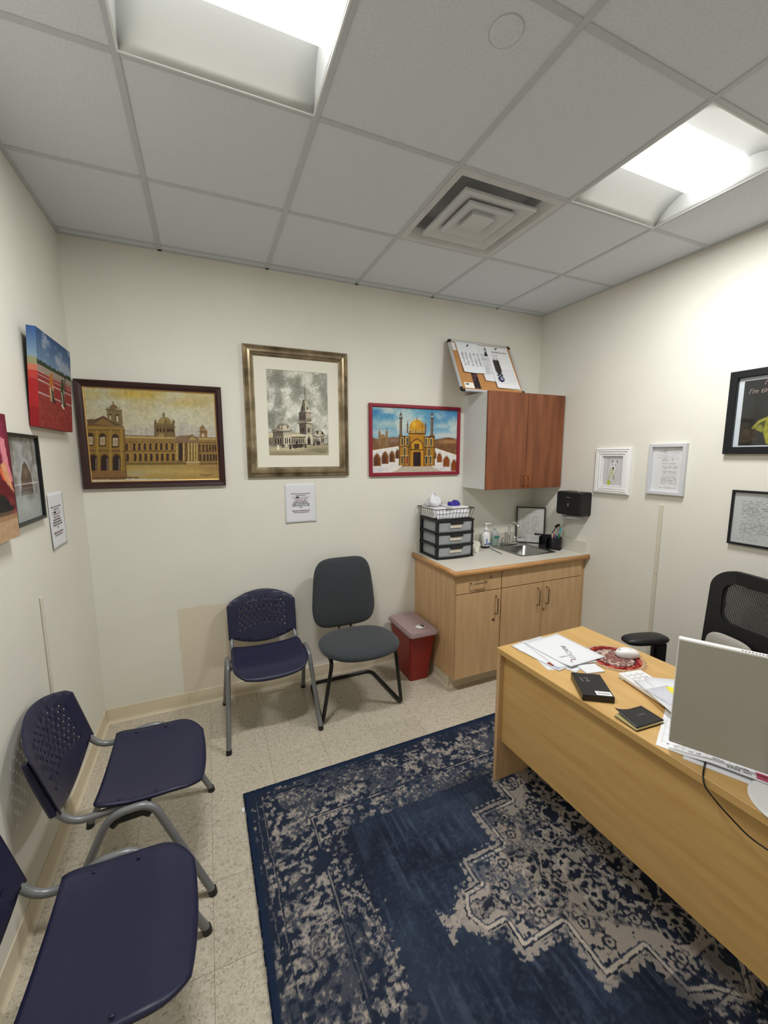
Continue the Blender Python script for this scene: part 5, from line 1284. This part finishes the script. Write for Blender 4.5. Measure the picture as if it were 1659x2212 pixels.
# ---------------------------------------------------------------- paper towel dispenser
t = thing('towel_dispenser', 'black paper towel dispenser mounted on the right wall beside the cabinet', 'dispenser', (XR - .001, -.502, 1.208), -math.pi / 2)
V = []; 
A = rrect(.236, .19, .016, 4); k_ = len(A)
L = [[(x, 0, z + .095) for x, z in A], [(x, -.10, z + .095) for x, z in A], [(x * .96, -.118, z * .95 + .095) for x, z in A]]
V = [p for l in L for p in l]; F = [[i * k_ + j, i * k_ + (j + 1) % k_, (i + 1) * k_ + (j + 1) % k_, (i + 1) * k_ + j] for i in range(2) for j in range(k_)] + [[2 * k_ + j for j in range(k_)], list(range(k_))]
MB().add(V, F).out('cover', 'black', t)
MB().box((-.0035, -.1192, .076), (.0035, -.1178, .098), .001).out('lock_slot', 'chrome', t)
MB().box((-.02, -.1190, .142), (.02, -.1178, .147)).out('badge', 'greyink', t)
MB().box((.045, -.06, .190), (.050, -.055, .205)).out('key_tab', 'white', t)
MB().sheet(lambda u, v: (-.105 + u * .19 - .02 * v * (1 - u), -.060 + .010 * math.sin(u * 6 + v * 2) - .03 * v, .003 - v * .026 - .075 * v * max(0, .45 - u) ** 1.2 * 2.2), 16, 6, (0, .0005, 0)).out('paper_towel', 'paper', t)

# ---------------------------------------------------------------- plastic drawer tower on the worktop
TZ = .9052
t = thing('drawer_tower', 'black and clear plastic three drawer tower at the worktop end', 'drawer tower', (2.222, -.295, TZ))
tw, td, lh = .33, .27, .095
m_fr = MB()
def tier(z):
    f = MB()
    def bow(x): return -.016 * (1 - (2 * x / tw - 1) ** 2)
    def plate(z0, z1, ext):
        f.sheet(lambda u, v: (u * tw, (bow(u * tw) - ext) * (1 - v) + td * v, z0), 12, 2, (0, 0, z1 - z0), smooth=False)
    plate(z, z + .014, .006)
    return f
parts = []
for k in range(4): tier(k * lh).out('shelf', 'black', t)
for x in (0, tw - .018):
    for y in (0, td - .03): MB().box((x, y, .0142), (x + .018, y + .03, 3 * lh), .003).out('corner_post', 'black', t)
for k in range(3):
    z = k * lh + .0155
    b = MB()
    b.sheet(lambda u, v: (.020 + u * (tw - .04), -.013 * (1 - (2 * u - 1) ** 2) - .002 + .006 * (1 - v), z + v * (lh - .020)), 14, 5, (0, .003, 0))
    d = b.out('drawer', 'clear', t)
    MB().box((.020, .008, z), (tw - .02, td - .02, z + .003)).box((.020, .008, z), (.0225, td - .02, z + lh - .024)).box((tw - .0225, .008, z), (tw - .02, td - .02, z + lh - .024)).out('tray', 'clear', d)
    MB().box((tw * .5 - .055, -.030, z + lh - .034), (tw * .5 + .055, -.012, z + lh - .016), .005).box((tw * .5 - .05, -.026, z + lh - .018), (tw * .5 + .05, -.006, z + lh - .012), .002).out('pull', 'black', d)
    MB().box((tw * .5 - .06, -.0185, z + lh - .062), (tw * .5 + .045, -.0175, z + lh - .039)).out('name_label', 'label', d)
    MB().box((.04, .03, z + .0035), (tw - .05, td - .06, z + .03), .004).out('contents', M('drawer_filling_%d' % k, (150, 152, 156), .8, col2=(84, 86, 90), scale=9), d)

# wire basket and what it holds
BZ = TZ + 3 * lh + .0145
t = thing('wire_basket', 'black wire letter basket on top of the drawer tower', 'basket', (2.222, -.285, BZ))
bw, bd, bh = .31, .25, .082
def lp(z, o_): return [(-o_, -o_, z), (bw + o_, -o_, z), (bw + o_, bd + o_, z), (-o_, bd + o_, z)]
MB().tube(lp(bh, .018), .0028, 6, closed=True).out('rim_wire', 'blackm', t)
MB().tube(lp(.004, 0), .0025, 6, closed=True).out('base_wire', 'blackm', t)
m = MB()
for i in range(12):
    x = bw * i / 11; m = MB().tube([(x * 1.11 - .018, -.018, bh), (x, 0, .0035), (x, bd, .0035), (x * 1.11 - .018, bd + .018, bh)], .0018, 5); m.out('wire', 'blackm', t)
for i in range(1, 9):
    y = bd * i / 9; MB().tube([(-.018, y * 1.1 - .012, bh), (0, y, .0037), (bw, y, .0037), (bw + .018, y * 1.1 - .012, bh)], .0018, 5).out('wire', 'blackm', t)
t = thing('tissue_box', 'white tissue box with a puffed tissue inside the wire basket', 'tissue box', (2.295, -.115, BZ + .0055))
MB().box((-.058, -.10, 0), (.058, .09, .078), .003).out('carton', 'white', t)
def puff(u, v):
    a = u * 2 * math.pi; r = .080 * (1 - v) ** .55 * (1 + .25 * math.sin(3 * a + v * 4) + .12 * math.sin(7 * a)) * (.35 + .65 * min(1, v * 3 + .3))
    return (r * math.cos(a), r * .9 * math.sin(a), .079 + .100 * v * (1 + .12 * math.sin(2 * a)))
MB().sheet(puff, 28, 8, (0, 0, .0006)).out('tissue', 'paper', t)
t = thing('glove_box', 'white box of purple nitrile gloves lying in the wire basket', 'box', (2.445, -.150, BZ + .0055), math.radians(2))
MB().box((-.075, -.115, 0), (.075, .09, .085), .002).out('carton', 'white', t)
MB().prism([(.03 * math.cos(a), .05 * math.sin(a)) for a in [k * math.pi / 8 for k in range(16)]], .0852, .0856).out('opening', 'dark', t)
P, F = cushion(.048, .04, .04, .0, 2.0, 24, 8)
rg = random.Random(8); P = [(x * (1 + .2 * math.sin(9 * y * 30)), y, z + .014 * math.sin(x * 90) * (z > 0)) for x, y, z in P]
MB().add(P, F, True, Matrix.Translation((.0, -.02, .096))).out('glove', 'purple', t)
MB().box((-.06, -.1155, .03), (.05, -.1150, .055)).out('carton_print', 'greyink', t)
# pale sheets lying between the boxes and the basket front
o = MB().sheet(lambda u, v: (u * .29, .0 + v * .012 + .004 * math.sin(u * 9), .006 + .055 * v), 14, 4, (0, .0006, 0)).out('folded_sheet', 'paper'); place(o, (2.232, -.281, BZ))
tag(o, 'white folded sheets standing against the wire basket front', 'paper')

# ---------------------------------------------------------------- worktop clutter
W_ = .9052
t = thing('spray_bottle', 'tall clear bottle with black sleeve standing behind the drawer tower', 'bottle', (2.640, -.070, W_))
MB().lathe([(.034, 0), (.036, .01), (.036, .20), (.028, .235), (.014, .25), (.014, .27)], n=20).out('bottle', 'clear', t)
MB().lathe([(.037, .08), (.0375, .085), (.0375, .175), (.034, .185)], n=20).out('sleeve', 'black', t)
MB().lathe([(.016, .27), (.016, .295), (.010, .30)], n=14).out('cap', 'white', t)
def crumple(u, v):
    a = u * 2 * math.pi; h = v
    r = (.040 + .006 * math.sin(3 * a + 5 * h) + .004 * math.sin(7 * a - 9 * h)) * (1 - .35 * max(0, h - .75) * 4 * .5)
    return (r * math.cos(a), r * math.sin(a), .092 * h)
t = thing('paper_bag', 'crumpled white paper bag standing beside the drawer tower', 'paper bag', (2.640, -.190, W_))
MB().sheet(crumple, 26, 10, (0, 0, .001)).lathe([(.036, .0005), (.036, .002)], n=16).lathe([(.028, .084), (.030, .090), (.01, .095)], n=16).out('bag', 'paperw', t)
t = thing('pump_bottle', 'white pump soap bottle with blue letter beside the sink', 'bottle', (2.815, -.108, W_))
MB().box((-.030, -.022, 0), (.030, .022, .018), .004).out('stand', 'black', t)
MB().lathe([(.036, .0185), (.041, .024), (.042, .105), (.036, .128), (.018, .142), (.016, .150)], n=24, sy=.75).out('body', 'white', t)
MB().lathe([(.019, .150), (.019, .168), (.008, .170), (.007, .20), (.013, .202), (.013, .214), (.004, .216)], n=16).box((0, -.008, .203), (.046, .008, .213), .003).out('pump', 'white', t)
lettering('L', .075, Matrix.Translation((-.004, -.0335, .036)) @ WALLTXT, 'lblue', t)
MB().box((.002, -.0335, .034), (.026, -.0325, .046), .001).out('blue_mark', 'lblue', t)
MB().box((-.034, -.0315, .032), (-.018, -.0290, .040)).out('black_mark', 'ink', t)
t = thing('dish_soap', 'clear bottle of green dish soap behind the sink corner', 'bottle', (2.945, -.058, W_))
MB().lathe([(.034, 0), (.038, .006), (.038, .075), (.036, .08)], n=20, sy=.65).out('liquid', 'greenliq', t)
MB().lathe([(.0385, .0), (.040, .006), (.040, .085), (.036, .110), (.014, .135), (.013, .145)], n=20, sy=.68).out('bottle', 'clear', t)
MB().lathe([(.015, .145), (.015, .165), (.007, .168), (.006, .185)], n=14).out('cap', 'clear', t)
MB().box((-.020, -.0285, .068), (.030, -.0275, .09)).out('bottle_label', M('teal_label', (60, 130, 120), .6), t)
o = MB().box((-.006, -.10, 0), (.006, .10, .004), .0015).out('nail_file', 'greyink'); place(o, (2.815, -.245, W_), math.radians(-12)); tag(o, 'slim grey file lying on the worktop before the sink', 'file')
# certificate leaning in the corner
a0, a1 = Vector((3.207, -.028, 0)), Vector((3.385, -.192, 0))
dirv = (a1 - a0); ang = math.atan2(dirv.y, dirv.x); fw = .243; fh = .325
t = thing('framed_certificate', 'black framed certificate leaning in the corner behind the sink', 'certificate', (*(a0 + dirv / 2)[:2], W_), ang, None, math.radians(-4))
fm = moulding(fw, fh, [(0, 0), (0, .016), (.010, .016), (.010, 0)]); fm.v = [(x, y, z + fh / 2) for x, y, z in fm.v]; fm.out('frame', 'blackframe', t)
paint_letter(80, 108, [(300, 130, 720, 150, .8), (200, 200, 820, 225, .9), (160, 260, 470, 760, .8), (510, 260, 820, 760, .8), (150, 830, 330, 900, .7), (560, 830, 800, 900, .7)], (206, 206, 202), (140, 140, 140), 12, lines=27).out('certificate', fw - .018, fh - .018, 'print', t, -.006, z0=.009)
MB().box((-fw / 2 + .009, -.0105, .009), (fw / 2 - .009, -.009, fh - .009)).out('glass', 'glass', t)
# desk organiser with pens
t = thing('pen_organizer', 'black mesh desk organizer holding stationery next to the sink', 'organizer', (3.305, -.345, W_), math.radians(-58))
for a, b in (((-.085, -.05, 0), (.085, .05, .003)), ((-.085, -.05, .003), (-.082, .05, .10)), ((-.03, -.05, .003), (-.027, .05, .09)), ((-.085, .047, .003), (.02, .05, .105)), ((-.085, -.05, .003), (-.03, -.047, .035))):
    MB().box(a, b).out('panel', 'black', t)
V, F = taper(.092, .092, .092, .092, .10, 0, 0, .035); m = MB()
A = rrect(.098, .098, .04, 5); k_ = len(A)
m.add([(x + .035, y, .003) for x, y in A] + [(x + .035, y, .098) for x, y in A], [[i, (i + 1) % k_, k_ + (i + 1) % k_, k_ + i] for i in range(k_)]); m.out('cup', M('mesh_black', (20, 22, 24), .5, alpha=.86), t)
MB().tube([(x + .035, y, .098) for x, y in A], .0022, 6, closed=True).out('cup_rim', 'blackm', t)
OM = Matrix.Translation((3.305, -.345, W_)) @ Matrix.Rotation(math.radians(-58), 4, 'Z')
def pen(name, label, p0, p1, r, mat, cat='pen', tip=None):
    o = MB().tube([p0, p1], r, 8).out(name, mat); 
    o.matrix_world = OM
    return tag(o, label, cat, 'pens in the black organizer')
pen('plastic_handle', 'teal handle sticking up from the black organizer', (.045, .01, .008), (.072, .018, .185), .0065, 'teal', 'handle')
pen('marker', 'green marker leaning in the black organizer cup', (.05, -.015, .008), (.068, -.024, .135), .006, M('green_plastic', (40, 110, 70), .4), 'marker')
pen('pen', 'pink pen standing in the black organizer', (.012, .008, .008), (.004, .02, .128), .0045, 'pink')
pen('pen', 'white pen standing in the black organizer', (.022, -.014, .008), (.012, -.026, .132), .0045, 'white')
pen('pen', 'orange pen standing in the black organizer', (.028, .012, .008), (.018, .026, .130), .0045, M('orange_plastic', (214, 110, 70), .4))
pen('pen', 'blue pen standing in the black organizer', (.03, -.004, .008), (.036, .004, .125), .0045, 'lblue')
o = MB().box((-.026, -.026, 0), (.026, .026, .012), .003).out('sticky_pad', M('lime_note', (190, 196, 70), .8)); o.matrix_world = OM @ Matrix.Translation((-.056, -.015, .0035)); tag(o, 'lime green sticky pad in the organizer tray', 'note pad')
t = thing('reflex_hammer', 'black reflex hammer lying across the pen organizer', 'hammer'); t.matrix_world = OM
MB().tube([(-.135, .005, .1075), (-.04, .003, .111), (.005, .0, .115)], [.009, .0055, .005], 10).out('grip', 'blackm', t)
MB().tube([(-.005, 0, .112), (.02, .05, .165), (.03, .07, .185)], [.004, .004, .004], 8).out('shaft', 'blackm', t)
MB().cyl((.022, .055, .180), (.04, .085, .194), .011).out('head', 'blackm', t)

# ---------------------------------------------------------------- things on the desk
Dz = .7372
def flat_sheet(name, label, cat, corner, w_, l_, rz, z, mat='paper', group=None, curl=None, thick=.0003):
    o = MB().sheet(lambda u, v: ((u - .5) * w_, (.5 - v) * l_, (curl(u, v) if curl else 0)), 10, 12, (0, 0, thick)).out(name, mat)
    place(o, (corner[0], corner[1], z), rz); return tag(o, label, cat, group)
G2 = 'loose papers on the desk corner'
rad = math.radians
flat_sheet('letter_sheet', 'lowest white sheet of the desk corner pile, turned towards the desk end', 'paper', (2.155, -1.505), .216, .279, rad(-14), Dz, group=G2)
flat_sheet('letter_sheet', 'white sheet of the desk corner pile poking out beside the note pad', 'paper', (2.170, -1.515), .216, .279, rad(18), Dz + .0015, group=G2)
o = flat_sheet('letter_sheet', 'white sheet with a small red and blue picture in the desk pile', 'paper', (2.145, -1.490), .216, .279, rad(6), Dz + .003, group=G2)
lo = MB().sheet(lambda u, v: (-.100 + u * .05, -.10 + v * .032, .0008), 1, 1, (0, 0, .0002)).out('picture', M('photo_red', (150, 60, 50), .6, var=.4, scale=90), o)
lo = MB().sheet(lambda u, v: (-.098 + u * .05, -.128 + v * .028, .0008), 1, 1, (0, 0, .0002)).out('picture', M('photo_blue', (150, 176, 220), .6, var=.2, scale=60), o)
flat_sheet('letter_sheet', 'white sheet under the handwritten page on the desk', 'paper', (2.190, -1.500), .216, .279, rad(-8), Dz + .0045, group=G2)
o = flat_sheet('letter_sheet', 'topmost handwritten white page of the pile on the desk corner', 'paper', (2.222, -1.505), .232, .279, rad(3), Dz + .007, group=G2, curl=lambda u, v: .008 * max(0, v - .8) / .2 * (1 - u) + .004 * max(0, u - .8) * 5 * (1 - v))
TXT = Matrix.Translation((0, 0, .0012))
lettering('51C3498', .034, Matrix.Translation((-.02, -.09, .0012)) @ Matrix.Rotation(rad(62), 4, 'Z'), 'greyink', o, align='LEFT', shear=.2)
lettering('MediForm', .012, Matrix.Translation((-.055, -.055, .0012)) @ Matrix.Rotation(rad(-8), 4, 'Z'), 'ink', o, align='CENTER')
MB().tube([(-.082, -.118, .0095), (-.07, -.100, .0080), (-.052, -.095, .0065), (-.036, -.100, .0058)], .0018, 6, flat=.3).out('red_curve', 'inkr', o)
o = MB().box((-.045, -.034, 0), (.045, .034, .007), .0005).out('note_pad', 'paper'); place(o, (2.195, -1.685, Dz), rad(-12)); tag(o, 'small white note pad between the papers and the black box', 'note pad')
# woven mat
def paint_mat():
    c = Cv(90, 90, ((-1, 1), (1, 1), (1, -1), (-1, -1)), (190, 160, 126)); c.px = 2 / 90
    r = np.hypot(c.U, c.V) + (c.noise(24, 24, 83, 2) - .5) * .07; n = c.noise(26, 26, 85, 2)
    c.put((r < .86).astype(float), (126, 34, 34)); c.put(((r < .86) & (n > .56)).astype(float), (206, 120, 100), .7); c.put(((r < .66)).astype(float), (70, 40, 44)); c.put((r < .61).astype(float), (196, 172, 158)); c.put(((r < .61) & (n > .5)).astype(float), (110, 76, 76), .8); c.put((r < .30).astype(float), (124, 84, 78)); c.put(((r < .30) & (n > .52)).astype(float), (170, 130, 120), .7)
    return c
t = thing('woven_mat', 'round red woven mat with beige fringe under the mouse', 'mat', (2.385, -1.655, Dz))
o = paint_mat().out('weave', .264, .264, 'wovenmat', t, 0)
me = o.data; me.transform(Matrix.Rotation(rad(-90), 4, 'X')); bm = bmesh.new(); bm.from_mesh(me)
bmesh.ops.delete(bm, geom=[v for v in bm.verts if math.hypot(v.co.x, v.co.y) > .126], context='VERTS')
r = bmesh.ops.extrude_edge_only(bm, edges=[e for e in bm.edges if e.is_boundary])
for v in bm.verts: v.co.z += .0036
for v in r['geom']:
    if isinstance(v, bmesh.types.BMVert): v.co.z -= .0034
bm.to_mesh(me); bm.free()
m = MB(); rg = random.Random(5)
for k in range(170):
    a = 2 * math.pi * k / 170 + rg.uniform(-.01, .01); q = a + rg.uniform(-.06, .06); r1 = .137 + rg.uniform(-.004, .008)
    m.add([(.122 * math.cos(a - .016), .122 * math.sin(a - .016), .003), (.122 * math.cos(a + .016), .122 * math.sin(a + .016), .003), (r1 * math.cos(q), r1 * math.sin(q), .0012)], [[0, 1, 2]])
o = m.out('fringe', M('jute_fringe', (196, 164, 126), .95, var=.2, scale=120), t); o['kind'] = 'stuff'
# mouse
t = thing('computer_mouse', 'white wireless mouse resting on the woven mat', 'mouse', (2.452, -1.672, Dz + .0042), rad(62))
P, F = cushion(.031, .054, .036, .0, 2.4, 28, 10, shape=lambda y: 1 - .12 * y * y)
P = [(x, y, max(0, z + .012) * (1.0 + .25 * (1 - (y / .054 - .1) ** 2) * (z > 0))) for x, y, z in P]
MB().add(P, F, True).out('shell', 'white', t)
MB().box((-.0028, .024, .028), (.0028, .042, .034), .001).out('wheel', 'greyink', t)
MB().box((-.012, -.012, .0355), (.012, -.009, .0362)).out('mark', 'greyink', t)
# black box with label
t = thing('flat_carton', 'flat black glossy carton with a white barcode sticker on the desk', 'box', (2.062, -1.800, Dz), rad(-33.5))
MB().box((-.058, -.085, 0), (.058, .085, .025), .0015).out('carton', M('black_card', (22, 22, 25), .22), t)
lab = MB().box((-.005, -.078, .0252), (.052, -.050, .0256)).out('barcode_label', 'white', t)
for i in range(14): MB().box((.002 + i * .0033, -.069, .02565), (.002 + i * .0033 + (.0018 if i % 3 else .001), -.060, .02575)).out('bar', 'ink', lab)
lettering('12', .042, Matrix.Translation((-.018, .018, .0254)) @ Matrix.Rotation(rad(10), 4, 'Z'), 'greyink', t)
# notebook with lifted cover
t = thing('notebook', 'small black notebook with lifted cover and cream pages', 'notebook', (2.055, -2.005, Dz), rad(-4))
MB().box((-.066, -.045, 0), (.066, .045, .0015)).out('back_cover', 'black', t)
MB().box((-.064, -.043, .0016), (.064, .043, .011), .0005).out('pages', 'cream', t)
o = MB().sheet(lambda u, v: (-.066 + u * .132, -.045 + v * .090, .0120 + .020 * max(0, (.62 - u) / .62) ** 1.7 * v ** 1.2), 14, 10, (0, 0, .0012)).out('front_cover', 'black', t)
lettering('NOTES', .011, Matrix.Translation((.014, .0, .0150)), 'greyink', o)
# keyboard with papers
kd = math.atan2(-2.010 + 1.790, 2.235 - 2.199)
t = thing('keyboard', 'white keyboard half covered by papers on the desk', 'keyboard', (2.268, -1.985, Dz), rad(-10))
MB().box((-.058, -.21, .004), (.058, .20, .0225), .004).out('case', 'white', t)
for y in (-.19, .175): MB().box((-.055, y, 0), (-.040, y + .02, .0042)).out('foot', 'white', t)
for i in range(3):
    for j in range(16): MB().box((-.045 + i * .03, .165 - j * .022, .0223), (-.045 + i * .03 + .026, .165 - j * .022 + .019, .0260), .002).out('key', 'white', t)
KM = Matrix.Translation((2.268, -1.985, Dz)) @ Matrix.Rotation(rad(-10), 4, 'Z')
for (dx, dy, w2, l2, r2, z2, lb, mt) in ((.03, -.03, .216, .279, -12, .0267, 'white sheet lying over the keyboard', 'paper'), (.05, -.02, .200, .260, -24, .0280, 'top sheet of the papers covering the keyboard', 'paper'), (-.005, -.06, .11, .24, 2, .0290, 'grey shaded form along the keyboard edge', 'label2')):
    if mt == 'label2': MT['label2'] = M('grey_form', (206, 208, 216), .85, var=.06, scale=60)
    o = MB().sheet(lambda u, v: ((u - .5) * w2, (.5 - v) * l2, 0), 4, 4, (0, 0, .0004)).out('form_sheet', mt); o.matrix_world = KM @ Matrix.Translation((dx, dy, z2)) @ Matrix.Rotation(rad(r2), 4, 'Z'); tag(o, lb, 'paper', 'papers on the keyboard')
o = MB().box((-.038, -.038, 0), (.038, .038, .0008)).out('sticky_note', 'yellow'); o.matrix_world = KM @ Matrix.Translation((.052, .005, .0298)) @ Matrix.Rotation(rad(-20), 4, 'Z'); tag(o, 'bright yellow sticky note on the papers over the keyboard', 'note')
# calendar sheet, sheet beneath
def cal_desk():
    c = Cv(140, 100, ((0, 0), (1400, 0), (1400, 1000), (0, 1000)), (236, 237, 240))
    for k in range(8): c.line(40 + k * 188, 90, 40 + k * 188, 960, 4, (170, 172, 180), .8)
    for k in range(6): c.line(40, 130 + k * 166, 1360, 130 + k * 166, 4, (170, 172, 180), .8)
    n = c.noise(60, 40, 91, 1); c.put(((c.V > 95) & (c.V < 122) & (np.abs(((c.U - 40) / 188) % 1 - .5) < .26) & (n > .35)).astype(float), (120, 122, 130), .8); c.rect(98, 24, 602, 150, (176, 66, 92), .9)
    return c
# the calendar's title edge faces the front edge of the desk
cd0, cd1 = Vector((1.981, -2.114)), Vector((2.101, -2.357))
t = thing('desk_calendar', 'large monthly calendar sheet lying under the monitor', 'calendar')
ux = (cd0 - cd1).normalized()
CM = Matrix.Translation((*cd0, Dz + .0012)) @ Matrix.Rotation(math.atan2(ux.y, ux.x), 4, 'Z')      # local +x points from the monitor middle back to the sheet corner, +y into the desk is negative
t.matrix_world = CM
o = cal_desk().out('sheet', .43, .28, 'print', t, 0, z0=-.28, x0=-.43); o.data.transform(Matrix.Rotation(rad(-90), 4, 'X'))
for v in o.data.vertices:                            # the sheet rides up over the monitor foot
    q = min(1, max(0, (-v.co.x - .06) / .10)); v.co.z += .0098 * q * q * (3 - 2 * q) * min(1, max(0, (.11 + v.co.y) / .06))
lettering('ust 2025', .0165, Matrix.Translation((-.178, -.0190, .0112)), 'ink', o, align='RIGHT')
o = MB().sheet(lambda u, v: (-.20 + u * .216, .016 - v * .13, 0), 6, 6, (0, 0, .0004)).out('form_sheet', 'paper'); o.matrix_world = CM @ Matrix.Translation((-.09, .002, -.0008)); tag(o, 'white sheet peeking out beneath the desk calendar', 'paper')

# monitor seen from behind
MDX = Vector((.119, -.207)).normalized(); mang = math.atan2(MDX.y, MDX.x)
t = thing('computer_monitor', 'grey backed computer monitor with white edges seen from behind', 'monitor', (2.0, -2.14, Dz + .0022), mang)
# local x runs along the panel, local +y faces the sitter? normal (-.866,-.5) is the back
mw, mh, mz = .545, .352, .026
bk = -1 if (Matrix.Rotation(mang, 2) @ Vector((0, -1))).x < 0 else 1
MB().box((0, 0, mz), (mw, -bk * .022, mz + mh), .002).out('bezel', 'white', t)
MB().box((.002, bk * .004, mz + .001), (mw - .002, 0, mz + mh - .003), .002).out('back_panel', 'greyback', t)
MB().box((.01, -bk * .0222, mz + .04), (mw - .01, -bk * .0228, mz + mh - .01)).out('screen', 'dark', t)
for i in range(34): MB().box((.15 + i * .0075, -bk * .004, mz + mh - .0004), (.1535 + i * .0075, -bk * .010, mz + mh + .0003)).out('vent_slot', 'dark', t)
MB().box((.012, bk * .0042, mz + .008), (.034, bk * .0048, mz + .0105)).out('port_mark', 'tbar', t)
MB().box((mw / 2 - .035, bk * .005, .012), (mw / 2 + .035, bk * .060, mz + .16), .006).out('stand_neck', 'white', t)
MB().lathe([(.108, 0), (.110, .002), (.110, .006), (.104, .008)], (mw / 2 + .026, bk * .078, -.0020), 44).out('stand_base', 'white', t)
# black cable over the front edge
o = MB().tube(smooth_path([(2.075, -2.215, Dz + .006), (2.030, -2.232, Dz + .004), (1.983, -2.253, Dz + .004), (1.962, -2.268, .722), (1.965, -2.312, .690), (1.968, -2.381, .657), (1.972, -2.425, .655), (1.968, -2.60, .64)], .02, 4), .0022, 8).out('power_cable', 'blackm')
tag(o, 'thin black cable hanging over the front edge of the desk', 'cable')
